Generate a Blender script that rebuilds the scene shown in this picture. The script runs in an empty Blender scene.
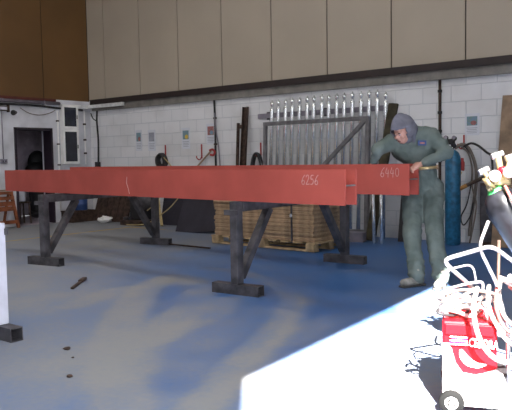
import bpy, bmesh, math, random
from mathutils import Vector, Matrix, noise
random.seed(7)
S = bpy.context.scene
COL = S.collection
PI = math.pi
# ------------------------------------------------------------------ camera
CH = 1.29; FOC = 680.0; YAW = math.radians(38.5); PITCH = math.radians(3.82); ROLL = math.radians(1.0)
R0 = Vector((math.cos(YAW), math.sin(YAW), 0))
FW = Vector((-math.sin(YAW)*math.cos(PITCH), math.cos(YAW)*math.cos(PITCH), -math.sin(PITCH)))
U0 = R0.cross(FW)
CR = R0*math.cos(ROLL) - U0*math.sin(ROLL)
CU = U0*math.cos(ROLL) + R0*math.sin(ROLL)
FH = Vector((-math.sin(YAW), math.cos(YAW), 0))
def at(x, y, d):
    """a point of the workshop surveyed from the camera station, d metres out"""
    return Vector((0, 0, CH)) + (FW + CR*((x-256)/FOC) + CU*((205-y)/FOC))*d
cam = bpy.data.cameras.new('camera'); camo = bpy.data.objects.new('camera', cam); COL.objects.link(camo)
m = Matrix((CR, CU, -FW)).transposed().to_4x4(); m.translation = (0, 0, CH)
camo.matrix_world = m
cam.sensor_fit = 'HORIZONTAL'; cam.sensor_width = 36; cam.lens = FOC*36/512; cam.clip_start = 0.05; cam.clip_end = 200
S.camera = camo

# ------------------------------------------------------------------ materials
MATS = {}
def mat(name, col, rough=0.6, metal=0.0, var=0.12, scale=6.0, bump=0.0, col2=None, spec=0.5, detail=4.0):
    if name in MATS: return MATS[name]
    mt = bpy.data.materials.new(name); mt.use_nodes = True
    nt = mt.node_tree; N = nt.nodes; L = nt.links
    b = N['Principled BSDF']
    b.inputs['Roughness'].default_value = rough; b.inputs['Metallic'].default_value = metal
    b.inputs['Specular IOR Level'].default_value = spec
    tc = N.new('ShaderNodeTexCoord'); nz = N.new('ShaderNodeTexNoise')
    nz.inputs['Scale'].default_value = scale; nz.inputs['Detail'].default_value = detail
    L.new(tc.outputs['Object'], nz.inputs['Vector'])
    mx = N.new('ShaderNodeMix'); mx.data_type = 'RGBA'
    c2 = col2 or tuple(c*(1-var*2) for c in col)
    c1 = col if col2 else tuple(min(1, c*(1+var)) for c in col)
    rp = N.new('ShaderNodeMapRange'); rp.inputs[1].default_value = 0.35; rp.inputs[2].default_value = 0.65
    L.new(nz.outputs['Fac'], rp.inputs[0]); L.new(rp.outputs[0], mx.inputs[0])
    mx.inputs[6].default_value = (*c1, 1); mx.inputs[7].default_value = (*c2, 1)
    L.new(mx.outputs[2], b.inputs['Base Color'])
    if bump:
        bp = N.new('ShaderNodeBump'); bp.inputs['Strength'].default_value = bump; bp.inputs['Distance'].default_value = 0.01
        L.new(nz.outputs['Fac'], bp.inputs['Height']); L.new(bp.outputs[0], b.inputs['Normal'])
    MATS[name] = mt
    return mt
def math_node(N, L, op, a, b=None, c=None, clamp=False):
    n = N.new('ShaderNodeMath'); n.operation = op; n.use_clamp = clamp
    for i, v in enumerate((a, b, c)):
        if v is None: continue
        if isinstance(v, (int, float)): n.inputs[i].default_value = v
        else: L.new(v, n.inputs[i])
    return n.outputs[0]

def block_wall_material():
    mt = bpy.data.materials.new('painted_blockwork'); mt.use_nodes = True
    N = mt.node_tree.nodes; L = mt.node_tree.links; b = N['Principled BSDF']
    tc = N.new('ShaderNodeTexCoord'); sp = N.new('ShaderNodeSeparateXYZ'); L.new(tc.outputs['Object'], sp.inputs[0])
    cb = N.new('ShaderNodeCombineXYZ')
    L.new(math_node(N, L, 'ADD', sp.outputs[0], 30.0), cb.inputs[0])
    L.new(math_node(N, L, 'ADD', sp.outputs[2], 0.237*4+0.03), cb.inputs[1])
    # a little waviness so the joints are not ruler straight
    nz0 = N.new('ShaderNodeTexNoise'); nz0.inputs['Scale'].default_value = 9; L.new(tc.outputs['Object'], nz0.inputs['Vector'])
    wob = N.new('ShaderNodeMix'); wob.data_type = 'VECTOR'; wob.inputs[0].default_value = 0.012
    L.new(cb.outputs[0], wob.inputs[4]); 
    ad = N.new('ShaderNodeVectorMath'); ad.operation = 'ADD'; L.new(cb.outputs[0], ad.inputs[0]); L.new(nz0.outputs['Color'], ad.inputs[1])
    L.new(ad.outputs[0], wob.inputs[5])
    br = N.new('ShaderNodeTexBrick'); L.new(wob.outputs[1], br.inputs['Vector'])
    br.inputs['Scale'].default_value = 1.0; br.inputs['Brick Width'].default_value = 0.455; br.inputs['Row Height'].default_value = 0.237
    br.inputs['Mortar Size'].default_value = 0.008; br.inputs['Mortar Smooth'].default_value = 0.6; br.inputs['Bias'].default_value = 0
    br.inputs['Color1'].default_value = (0.72, 0.72, 0.735, 1); br.inputs['Color2'].default_value = (0.67, 0.675, 0.69, 1)
    br.inputs['Mortar'].default_value = (0.52, 0.535, 0.57, 1)
    nz = N.new('ShaderNodeTexNoise'); nz.inputs['Scale'].default_value = 1.7; nz.inputs['Detail'].default_value = 7
    L.new(tc.outputs['Object'], nz.inputs['Vector'])
    rp = N.new('ShaderNodeMapRange'); rp.inputs[1].default_value = 0.42; rp.inputs[2].default_value = 0.75; rp.inputs[4].default_value = 0.5
    L.new(nz.outputs['Fac'], rp.inputs[0])
    mx = N.new('ShaderNodeMix'); mx.data_type = 'RGBA'; L.new(rp.outputs[0], mx.inputs[0]); L.new(br.outputs['Color'], mx.inputs[6])
    mx.inputs[7].default_value = (0.47, 0.46, 0.45, 1)
    L.new(mx.outputs[2], b.inputs['Base Color']); b.inputs['Roughness'].default_value = 0.7
    bp = N.new('ShaderNodeBump'); bp.inputs['Strength'].default_value = 0.6; bp.inputs['Distance'].default_value = 0.01
    L.new(math_node(N, L, 'SUBTRACT', 1.0, br.outputs['Fac']), bp.inputs['Height']); L.new(bp.outputs[0], b.inputs['Normal'])
    return mt

def floor_material():
    mt = bpy.data.materials.new('dusty_blue_floor_paint'); mt.use_nodes = True
    N = mt.node_tree.nodes; L = mt.node_tree.links; b = N['Principled BSDF']
    tc = N.new('ShaderNodeTexCoord'); sp = N.new('ShaderNodeSeparateXYZ'); L.new(tc.outputs['Object'], sp.inputs[0])
    X, Y = sp.outputs[0], sp.outputs[1]
    def noise_(scale, detail=6, rough=0.6):
        n = N.new('ShaderNodeTexNoise'); n.inputs['Scale'].default_value = scale; n.inputs['Detail'].default_value = detail
        n.inputs['Roughness'].default_value = rough; L.new(tc.outputs['Object'], n.inputs['Vector']); return n.outputs['Fac']
    def rng(v, a, b_, c=0.0, d=1.0):
        r = N.new('ShaderNodeMapRange'); r.interpolation_type = 'SMOOTHSTEP'
        L.new(v, r.inputs[0]); r.inputs[1].default_value = a; r.inputs[2].default_value = b_; r.inputs[3].default_value = c; r.inputs[4].default_value = d
        return r.outputs[0]
    mid = noise_(2.6, 7, 0.65); fine = noise_(22, 5)
    at_ = N.new('ShaderNodeAttribute'); at_.attribute_name = 'dust_and_sun'         # grime trodden and driven over the paint, plus whitening of the sun patch
    dust_and_sun = math_node(N, L, 'ADD', at_.outputs['Fac'], math_node(N, L, 'MULTIPLY', math_node(N, L, 'SUBTRACT', mid, 0.5), 0.5))
    dust_and_sun = math_node(N, L, 'ADD', dust_and_sun, math_node(N, L, 'MULTIPLY', math_node(N, L, 'SUBTRACT', fine, 0.5), 0.5))
    dust_and_sun = rng(dust_and_sun, 0.0, 1.15)
    mx = N.new('ShaderNodeMix'); mx.data_type = 'RGBA'; L.new(dust_and_sun, mx.inputs[0])
    mx.inputs[6].default_value = (0.030, 0.115, 0.32, 1); mx.inputs[7].default_value = (0.25, 0.252, 0.255, 1)
    # yellow safety line by the far corner
    inx = rng(math_node(N, L, 'ABSOLUTE', math_node(N, L, 'ADD', X, 10.3)), 0.03, 0.05, 1, 0)
    iny = rng(Y, 8.95, 9.0, 1, 0)
    l1 = math_node(N, L, 'MULTIPLY', inx, iny)
    iny2 = rng(math_node(N, L, 'ABSOLUTE', math_node(N, L, 'SUBTRACT', Y, 8.95)), 0.03, 0.05, 1, 0)
    inx2 = math_node(N, L, 'MULTIPLY', rng(X, -10.36, -10.33), rng(X, -9.4, -9.2, 1, 0))
    ln = math_node(N, L, 'MAXIMUM', l1, math_node(N, L, 'MULTIPLY', iny2, inx2))
    ln = math_node(N, L, 'MULTIPLY', ln, rng(mid, 0.3, 0.55, 0.35, 0.85))
    mx2 = N.new('ShaderNodeMix'); mx2.data_type = 'RGBA'; L.new(ln, mx2.inputs[0]); L.new(mx.outputs[2], mx2.inputs[6])
    mx2.inputs[7].default_value = (0.45, 0.30, 0.05, 1)
    L.new(mx2.outputs[2], b.inputs['Base Color'])
    L.new(rng(dust_and_sun, 0, 1, 0.42, 0.8), b.inputs['Roughness'])
    b.inputs['Specular IOR Level'].default_value = 0.35
    bp = N.new('ShaderNodeBump'); bp.inputs['Strength'].default_value = 0.12; bp.inputs['Distance'].default_value = 0.01
    L.new(fine, bp.inputs['Height']); L.new(bp.outputs[0], b.inputs['Normal'])
    return mt

M_block = block_wall_material()
M_floor = floor_material()
M_plaster = mat('painted_render', (0.60, 0.60, 0.64), 0.75, var=0.1, scale=2.2, bump=0.1)
M_clad = mat('beige_cladding', (0.39, 0.335, 0.265), 0.6, var=0.03, scale=0.8)
M_cladbrown = mat('brown_cladding', (0.135, 0.066, 0.019), 0.65, var=0.08, scale=0.8)
M_seam = mat('dark_seam', (0.02, 0.016, 0.014), 0.8)
M_ledge = mat('dark_brown_steel', (0.022, 0.013, 0.012), 0.6)
M_ledgegrey = mat('grey_soffit', (0.20, 0.185, 0.165), 0.7)
M_maroon = mat('maroon_steel', (0.09, 0.016, 0.012), 0.6)
M_ducting = mat('grey_ducting', (0.22, 0.20, 0.24), 0.5)
M_galv = mat('galvanised_steel', (0.93, 0.95, 0.95), 0.2, 0.8, var=0.05, scale=14)
M_trunk = mat('zinc_trunking', (0.75, 0.75, 0.74), 0.35, 0.2, var=0.1, scale=8)
M_ceil = mat('ceiling_sheet', (0.45, 0.43, 0.4), 0.8)
M_red = mat('red_oxide_primer', (0.40, 0.082, 0.064), 0.65, var=0.06, scale=2.5, spec=0.15)
M_web = mat('bare_grey_steel', (0.22, 0.21, 0.21), 0.5, 0.3)
M_chalk = mat('white_chalk', (0.66, 0.40, 0.37), 0.95)
M_steel = mat('dull_dark_steel', (0.085, 0.08, 0.088), 0.5, 0.35, var=0.25, scale=9)
M_rust = mat('brown_rusty_steel', (0.06, 0.035, 0.025), 0.7, 0.2, var=0.3, scale=14)
M_framegrey = mat('mid_grey_steel', (0.17, 0.165, 0.175), 0.45, 0.3, var=0.15, scale=9)
M_paleP = mat('pale_grey', (0.55, 0.55, 0.63), 0.55, var=0.06)
M_wood = mat('pallet_wood', (0.50, 0.36, 0.20), 0.8, var=0.2, scale=9)
M_board = mat('brown_board', (0.46, 0.32, 0.19), 0.8, var=0.18, scale=11)
M_boardB = mat('dark_brown_board', (0.36, 0.24, 0.14), 0.8, var=0.2, scale=11)
M_redwood = mat('red_brown_wood', (0.26, 0.075, 0.028), 0.6, var=0.25, scale=7)
M_black = mat('black_rubber', (0.016, 0.015, 0.017), 0.6)
M_tyre = mat('tyre_rubber', (0.005, 0.005, 0.005), 0.8, spec=0.2)
M_dark = mat('dark_navy_board', (0.022, 0.02, 0.032), 0.7)
M_white = mat('white_paint', (0.84, 0.83, 0.82), 0.5, var=0.05)
M_redpaint = mat('red_paint', (0.36, 0.03, 0.03), 0.5)
M_blue = mat('blue_cylinder_paint', (0.022, 0.135, 0.25), 0.45, var=0.2, scale=16)
M_bluebox = mat('blue_plastic', (0.03, 0.07, 0.22), 0.5)
M_paper = mat('paper', (0.62, 0.64, 0.70), 0.9, var=0.03)
M_olive = mat('dark_olive_board', (0.05, 0.042, 0.022), 0.85, var=0.25, scale=8)
M_timber = mat('weathered_timber', (0.27, 0.185, 0.12), 0.8, var=0.2, scale=5)
M_overall = mat('green_overall_cloth', (0.150, 0.182, 0.170), 0.9, var=0.16, scale=5, bump=0.3, col2=(0.096, 0.125, 0.115), spec=0.2)
M_trouser = mat('dusty_green_overall_cloth', (0.165, 0.205, 0.195), 0.92, scale=7, bump=0.3, col2=(0.110, 0.148, 0.140), spec=0.2)
M_hood = mat('grey_hood_cloth', (0.165, 0.165, 0.20), 0.95, var=0.1, scale=12, spec=0.2)
M_skin = mat('skin', (0.56, 0.30, 0.235), 0.55, var=0.05, scale=20)
M_boot = mat('dusty_boot_leather', (0.26, 0.25, 0.22), 0.8, var=0.2, scale=14)
M_sole = mat('boot_sole', (0.06, 0.055, 0.05), 0.8)
M_glass = mat('dark_glass', (0.02, 0.022, 0.035), 0.12, spec=0.6)
M_chrome = mat('chromed_tube', (0.62, 0.58, 0.59), 0.3, 0.8, var=0.03)
M_weldred = mat('welder_red', (0.42, 0.004, 0.009), 0.45, var=0.03, spec=0.15)
M_weldwhite = mat('welder_white', (0.78, 0.74, 0.73), 0.5, var=0.03)
M_hosepale = mat('pale_hose', (0.42, 0.34, 0.31), 0.5, var=0.1)
M_hosepink = mat('faded_red_hose', (0.34, 0.09, 0.08), 0.5, var=0.1)
M_bottle = mat('black_bottle_paint', (0.010, 0.010, 0.013), 0.3, 0.0, var=0.3, scale=14, spec=0.5)
M_greenp = mat('green_shoulder_paint', (0.05, 0.4, 0.1), 0.4)
M_brass = mat('brass', (0.55, 0.42, 0.22), 0.35, 0.8, var=0.1)
M_straw = mat('straw_hose', (0.46, 0.36, 0.17), 0.7)
M_brownhose = mat('brown_grey_hose', (0.17, 0.14, 0.12), 0.7)
M_ochre = mat('ochre_grip', (0.35, 0.17, 0.04), 0.6)
M_inner = mat('unlit_room_wall', (0.42, 0.36, 0.42), 0.85)
M_concrete = mat('yard_concrete', (0.3, 0.29, 0.28), 0.9, var=0.1, scale=2)
M_picA = mat('print_blue', (0.16, 0.25, 0.38), 0.8, col2=(0.18, 0.28, 0.24), scale=30)
M_picB = mat('print_red', (0.40, 0.16, 0.14), 0.8, col2=(0.22, 0.10, 0.11), scale=30)
M_picC = mat('print_yellow', (0.6, 0.42, 0.08), 0.8)
M_ink = mat('grey_ink', (0.30, 0.31, 0.36), 0.9)
M_purple = mat('purple_ink', (0.10, 0.012, 0.10), 0.6)
M_purpleS = mat('dark_door_frame', (0.022, 0.014, 0.024), 0.5)

# ------------------------------------------------------------------ mesh builder
def catmull(pts, n=8, closed=False):
    P = [Vector(p) for p in pts]; out = []
    k = len(P)
    for i in range(k if closed else k-1):
        if closed: a, b, c, d = P[(i-1) % k], P[i], P[(i+1) % k], P[(i+2) % k]
        else: a, b, c, d = P[max(i-1, 0)], P[i], P[i+1], P[min(i+2, k-1)]
        for j in range(n):
            t = j/n
            out.append(0.5*((2*b)+(-a+c)*t+(2*a-5*b+4*c-d)*t*t+(-a+3*b-3*c+d)*t**3))
    if not closed: out.append(P[-1])
    return out
def fillet(pts, r, n=5):
    """poly-line with its corners rounded to radius-like distance r"""
    P = [Vector(p) for p in pts]; out = [P[0]]
    for i in range(1, len(P)-1):
        a, b, c = P[i-1], P[i], P[i+1]
        d = min(r, (a-b).length*0.45, (c-b).length*0.45)
        p, q = b+(a-b).normalized()*d, b+(c-b).normalized()*d
        for j in range(n+1):
            t = j/n; out.append((1-t)**2*p+2*t*(1-t)*b+t*t*q)
    out.append(P[-1]); return out

class MB:
    def __init__(s): s.bm = bmesh.new()
    def box(s, c, size, rot=None, bevel=0.0):
        M = Matrix.Translation(Vector(c)) @ (rot.to_4x4() if rot else Matrix.Identity(4)) @ Matrix.Diagonal((*size, 1))
        r = bmesh.ops.create_cube(s.bm, size=1, matrix=M)
        if bevel:
            es = list({e for v in r['verts'] for e in v.link_edges})
            bmesh.ops.bevel(s.bm, geom=es, offset=bevel, segments=2, affect='EDGES', profile=0.5)
        return s
    def span(s, a, b, bevel=0.0):
        a, b = Vector(a), Vector(b)
        return s.box((a+b)/2, tuple(abs(x) for x in (b-a)), None, bevel)
    def bar(s, a, b, w, h, up=(0, 0, 1), bevel=0.0):
        """rectangular bar from a to b, width w (sideways) and height h (along up)"""
        a, b = Vector(a), Vector(b); z = (b-a); ln = z.length; z.normalize()
        x = Vector(up).cross(z)
        if x.length < 1e-4: x = Vector((1, 0, 0)).cross(z)
        x.normalize(); y = z.cross(x)
        R = Matrix((x, y, z)).transposed()
        return s.box((a+b)/2, (w, h, ln), R, bevel)
    def hollow(s, a, b, w, h, t=0.006, up=(0, 0, 1)):
        """hollow rectangular tube, open at both ends"""
        a, b = Vector(a), Vector(b); z = (b-a).normalized(); x = Vector(up).cross(z)
        if x.length < 1e-4: x = Vector((1, 0, 0)).cross(z)
        x.normalize(); y = z.cross(x)
        rings = []
        for (c, k) in ((a, 0), (b, 0), (b, t), (a, t)):
            rings.append([s.bm.verts.new(c+x*sx*(w/2-k)+y*sy*(h/2-k)) for sx, sy in ((-1, -1), (1, -1), (1, 1), (-1, 1))])
        for i in range(4):
            p, q = rings[i], rings[(i+1) % 4]
            for j in range(4): s.bm.faces.new((p[j], p[(j+1) % 4], q[(j+1) % 4], q[j]))
        return s
    def tube(s, pts, r, n=10, closed=False, caps=True):
        P = [Vector(p) for p in pts]; k = len(P); rings = []
        nrm = None
        for i in range(k):
            if closed: t = P[(i+1) % k]-P[(i-1) % k]
            else: t = P[min(i+1, k-1)]-P[max(i-1, 0)]
            if t.length < 1e-9: t = Vector((0, 0, 1))
            t.normalize()
            if nrm is None:
                nrm = t.cross(Vector((0.31, 0.2, 0.93)))
                if nrm.length < 1e-3: nrm = t.cross(Vector((1, 0, 0)))
            nrm = nrm - t*nrm.dot(t)
            nrm.normalize(); bi = t.cross(nrm)
            rr = r[i] if isinstance(r, (list, tuple)) else r
            rings.append([s.bm.verts.new(P[i]+(nrm*math.cos(2*PI*j/n)+bi*math.sin(2*PI*j/n))*rr) for j in range(n)])
        for i in range(k if closed else k-1):
            p, q = rings[i], rings[(i+1) % k]
            for j in range(n): s.bm.faces.new((p[j], p[(j+1) % n], q[(j+1) % n], q[j])).smooth = True
        if caps and not closed:
            s.bm.faces.new(rings[0][::-1]); s.bm.faces.new(rings[-1])
        return s
    def lathe(s, prof, a, axis=(0, 0, 1), n=20):
        """profile [(radius, height)] turned round axis from a"""
        a = Vector(a); z = Vector(axis).normalized(); x = z.orthogonal().normalized(); y = z.cross(x); rings = []
        for r, h in prof:
            rings.append([s.bm.verts.new(a+z*h+(x*math.cos(2*PI*j/n)+y*math.sin(2*PI*j/n))*max(r, 1e-4)) for j in range(n)])
        for p, q in zip(rings, rings[1:]):
            for j in range(n): s.bm.faces.new((p[j], p[(j+1) % n], q[(j+1) % n], q[j])).smooth = True
        s.bm.faces.new(rings[0][::-1]); s.bm.faces.new(rings[-1])
        return s
    def ell(s, c, rad, rot=None, u=16, v=10):
        M = Matrix.Translation(Vector(c)) @ (rot.to_4x4() if rot else Matrix.Identity(4)) @ Matrix.Diagonal((*rad, 1))
        r = bmesh.ops.create_uvsphere(s.bm, u_segments=u, v_segments=v, radius=1, matrix=M)
        for f in {f for w in r['verts'] for f in w.link_faces}: f.smooth = True
        return s
    def cap(s, a, b, ra, rb, n=14):
        """tapered capsule"""
        a, b = Vector(a), Vector(b); ax = (b-a).normalized(); P = []; R = []
        for i in range(5):
            t = math.sin(i/4*PI/2); P.append(a-ax*ra*math.cos(i/4*PI/2)); R.append(max(1e-3, ra*t))
        for i in range(5):
            t = math.cos(i/4*PI/2); P.append(b+ax*rb*math.sin(i/4*PI/2)); R.append(max(1e-3, rb*t))
        return s.tube(P, R, n)
    def prism(s, poly, d, M=None):
        """polygon [(x,z)] extruded by d along local y"""
        M = M or Matrix.Identity(4)
        f = [s.bm.verts.new(M @ Vector((x, 0, z))) for x, z in poly]; g = [s.bm.verts.new(M @ Vector((x, d, z))) for x, z in poly]
        s.bm.faces.new(f); s.bm.faces.new(g[::-1]); k = len(f)
        for i in range(k): s.bm.faces.new((f[i], g[i], g[(i+1) % k], f[(i+1) % k]))
        return s
    def build(s, name, m, parent=None, world=False, smooth=False):
        bmesh.ops.recalc_face_normals(s.bm, faces=s.bm.faces)
        if world and parent is not None:
            root = parent
            while root.parent: root = root.parent
            T = Matrix.Translation(root.location) @ root.rotation_euler.to_matrix().to_4x4()
            s.bm.transform(T.inverted())
        me = bpy.data.meshes.new(name); s.bm.to_mesh(me); s.bm.free()
        if smooth:
            for p in me.polygons: p.use_smooth = True
        o = bpy.data.objects.new(name, me); COL.objects.link(o); me.materials.append(m)
        if parent is not None: o.parent = parent
        return o
def tag(o, label=None, cat=None, group=None, kind=None):
    if label: o['label'] = label
    if cat: o['category'] = cat
    if group: o['group'] = group
    if kind: o['kind'] = kind
    return o
def thing(name, label, cat, loc=(0, 0, 0), rz=0.0, group=None):
    o = bpy.data.objects.new(name, None); COL.objects.link(o); o.empty_display_size = 0.1
    o.location = loc; o.rotation_euler = (0, 0, rz)
    return tag(o, label, cat, group)
def struct(name, mb, m): return tag(mb.build(name, m), kind='structure')
def copy_tree(o, parent=None):
    c = o.copy(); COL.objects.link(c)
    if parent is not None: c.parent = parent
    for ch in list(o.children): copy_tree(ch, c)
    return c
ORD = 'first second third fourth fifth sixth seventh eighth ninth tenth eleventh twelfth thirteenth fourteenth fifteenth sixteenth seventeenth eighteenth nineteenth twentieth'.split()

# ------------------------------------------------------------------ the workshop shell
BY = 9.85; LX = -12.6; CZ = 7.0; FY = -4.5
RW = lambda y: 0.925-0.0798*y            # inner face of the wall with the big doorway
TRACKS = [(0.085, 0.40, [(-2.356, 2.308), (-2.479, 2.678), (-2.7, 3.163), (-2.926, 3.754), (-3.225, 4.415), (-3.573, 5.014), (-4.024, 5.467), (-4.532, 5.783), (-5.081, 5.987), (-5.49, 5.929)]),
 (0.05, 0.22, [(-2.286, 2.359), (-2.61, 3.226), (-3.017, 4.205), (-3.453, 5.094), (-3.986, 5.722), (-4.556, 6.082)]),
 (0.13, 0.38, [(-2.756, 2.315), (-3.281, 2.68), (-3.823, 3.132), (-4.491, 3.817), (-5.183, 4.709), (-5.435, 5.291), (-5.135, 5.308), (-4.596, 4.871), (-4.177, 4.309), (-3.878, 3.73), (-3.595, 3.195), (-3.197, 2.74)]),
 (0.09, 0.28, [(-4.093, 4.731), (-3.826, 4.266), (-3.694, 3.741), (-3.584, 3.297)]),
 (0.10, 0.22, [(-5.086, 3.699), (-5.317, 4.361), (-5.354, 5.123)]),
 (0.10, 0.25, [(-2.789, 3.849), (-2.901, 4.398), (-2.833, 4.937)]),
 (0.08, 0.14, [(-5.181, 6.44), (-4.279, 6.259), (-3.873, 6.754)])]
WORN_AND_SUN = [(-3.696, 5.837, 0.12), (-4.589, 6.384, 0.15), (-3.62, 6.998, 0.1), (-4.985, 6.133, 0.3), (-3.011, 4.909, 0.22), (-2.966, 4.115, 0.4), (-4.57, 4.763, 0.2), (-3.333, 3.514, 0.7), (-3.786, 3.552, 0.75), (-2.698, 3.107, 0.7), (-5.089, 4.02, 0.9), (-5.573, 3.698, 1.1), (-3.752, 2.622, 1.0), (-2.71, 2.454, 0.75), (-6.938, 4.896, 1.05), (-6.956, 5.843, 1.0), (-6.144, 6.142, 0.55), (-9.048, 7.188, 1.2), (-7.394, 7.401, 0.95), (-6.097, 7.509, 0.3), (-4.777, 8.063, 0.15), (-3.591, 7.73, 0.2), (-2.141, 3.058, 0.85), (-2.047, 4.405, 0.85), (-2.003, 3.368, 0.85), (-2.408, 5.805, 0.8), (-1.5, 4.0, 0.85), (-1.5, 2.0, 0.8), (-11, 8, 1.25), (-10, 4, 1.2)]  # grime amounts, raised inside the sun patch to whiten it
def dust_and_sun_at(x, y):
    num = den = 0.0
    for a, b, d in WORN_AND_SUN:
        w_ = 1/(((x-a)**2+(y-b)**2)**1.5+0.05); num += w_*d; den += w_
    v = 0.86*num/den-0.03+0.13*noise.noise(Vector((x*0.9, y*0.9, 0)))+0.16*noise.noise(Vector((x*2.3, y*2.3, 3)))
    p = Vector((x, y))
    for wd_, amt, pl in TRACKS:
        best = 9
        for q, r in zip(pl, pl[1:]):
            q = Vector(q); r = Vector(r); e = r-q; t_ = max(0, min(1, (p-q).dot(e)/e.length_squared)); best = min(best, (p-q-e*t_).length)
        if best < wd_*2.2:
            k = 1-min(1, max(0, (best-wd_)/(wd_*0.45+0.03))); v += amt*k*k*(3-2*k)*(0.75+0.5*noise.noise(Vector((x*3, y*3, 7))))
    return max(0.0, min(1.0, v))
fl = MB(); gx, gy = [], []
x = -12.6
while x < 1.4: gx.append(x); x += 0.055 if -6.6 < x < -1 else 0.16
y = FY
while y < BY: gy.append(y); y += 0.055 if 1.8 < y < 7 else 0.16
gx.append(1.4); gy.append(BY)
vs = [[fl.bm.verts.new((x, y, 0)) for y in gy] for x in gx]
for i in range(len(gx)-1):
    for j in range(len(gy)-1): fl.bm.faces.new((vs[i][j], vs[i+1][j], vs[i+1][j+1], vs[i][j+1]))
fl = struct('floor', fl, M_floor)
at_ = fl.data.attributes.new('dust_and_sun', 'FLOAT', 'POINT')
for v in fl.data.vertices: at_.data[v.index].value = dust_and_sun_at(v.co.x, v.co.y)
struct('floor_slab', MB().span((-12.6, FY, -0.2), (1.4, BY, -0.002)), M_concrete)
struct('wall_back', MB().span((-13.0, BY, 0), (0.9, BY+0.25, 2.68)), M_block)
w = MB()                                    # left wall with its doorway
DY0, DY1, DZ = 7.90, 8.82, 2.04
w.span((LX-0.25, FY, 0), (LX, DY0, 2.66)); w.span((LX-0.25, DY1, 0), (LX, BY, 2.66)); w.span((LX-0.25, DY0, DZ), (LX, DY1, 2.66))
struct('wall_left', w, M_plaster)
# back cladding above, 1.2 m sheets with dark joints
w = MB(); xs = [-12.60, -12.029, -10.88, -9.745, -8.586, -7.407, -6.234, -5.045, -3.847, -2.65, -1.45, -0.25, 0.8]
for a, b in zip(xs, xs[1:]): w.span((a+0.011, BY-0.02, 2.68), (b-0.011, BY+0.1, CZ))
struct('wall_back_upper', w, M_clad)
struct('trim_1', MB().span((-12.6, BY+0.0, 2.68), (0.9, BY+0.15, CZ)), M_seam)
w = MB(); ys = [BY-0.02, 8.646, 7.44, 6.24, 5.04, 3.84, 2.64, 1.44, 0.24, -0.96, -2.2, -3.4, FY]
for a, b in zip(ys, ys[1:]): w.span((LX-0.1, b+0.009, 2.66), (LX, a-0.009, CZ))
struct('wall_left_upper', w, M_cladbrown)
struct('trim_2', MB().span((LX-0.15, FY, 2.66), (LX-0.012, BY, CZ)), M_seam)
struct('trim_3', MB().span((-12.45, BY-0.12, 2.575), (0.5, BY, 2.685)), M_ledge)
struct('trim_4', MB().span((-12.45, BY-0.07, 2.44), (0.5, BY, 2.575)), M_ledgegrey)
struct('trim_5', MB().span((LX, 2.0, 2.61), (LX+0.07, 8.9, 2.665)), M_maroon)
struct('ceiling', MB().span((-13, FY-0.3, CZ), (1.8, BY+0.3, CZ+0.2)), M_ceil)
struct('wall_front', MB().span((-13, FY-0.25, 0), (1.8, FY, CZ)), M_plaster)
# right-hand wall with the tall vehicle doorway the sun comes through
u = Vector((-0.0798, 1, 0)).normalized(); nrm = Vector((1, 0.0798, 0)).normalized()
def rwall(y0, y1, z0, z1):
    a, b = Vector((RW(y0), y0, 0)), Vector((RW(y1), y1, 0))
    c = (a+b)/2+nrm*0.1
    R = Matrix((nrm, u, Vector((0, 0, 1)))).transposed()
    return c+Vector((0, 0, (z0+z1)/2)), (0.2, (b-a).length, z1-z0), R
JY0, JY1, LZ = -1.83, 2.02, 5.17
w = MB()
for a in ((FY, JY0, 0, CZ), (JY1, BY, 0, CZ), (JY0, JY1, LZ, CZ)): w.box(*rwall(*a))
struct('wall_right', w, M_plaster)
struct('ground', MB().span((1.0, -14, -0.2), (16, 16, -0.012)), M_concrete)
# store room behind the small doorway
x0, x1 = -14.9, LX-0.25
for nm, a, b in (('wall_store_back', (x0-0.1, 7.0, 0), (x0, 10.9, 2.5)), ('wall_store_front', (x0, 6.9, 0), (x1, 7.0, 2.5)), ('wall_store_end', (x0, 10.9, 0), (x1, 11.0, 2.5)),
                 ('ceiling_store', (x0, 6.9, 2.5), (x1, 11, 2.6)), ('floor_store', (x0, 6.9, -0.1), (LX, 11, -0.001)), ('wall_store_side', (x1-0.02, BY+0.26, 0), (x1, 11, 2.5))):
    struct(nm, MB().span(a, b), M_inner)
w = MB()                                    # door lining
for y in (DY0+0.025, DY1-0.025): w.span((LX-0.26, y-0.025, 0), (LX+0.02, y+0.025, DZ))
w.span((LX-0.26, DY0, DZ-0.05), (LX+0.02, DY1, DZ))
struct('trim_6', w, M_purpleS)
dl = struct('door_1', MB().span((LX-0.315, DY1-0.048, 0.01), (LX-0.272, DY1+0.82, DZ-0.055)), M_paleP)
MB().lathe([(0.012, 0), (0.012, 0.05), (0.028, 0.055), (0.028, 0.075), (0.01, 0.08)], (LX-0.315, DY1+0.74, 1.0), (-1, 0, 0)).build('door_handle', M_galv, dl)

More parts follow.
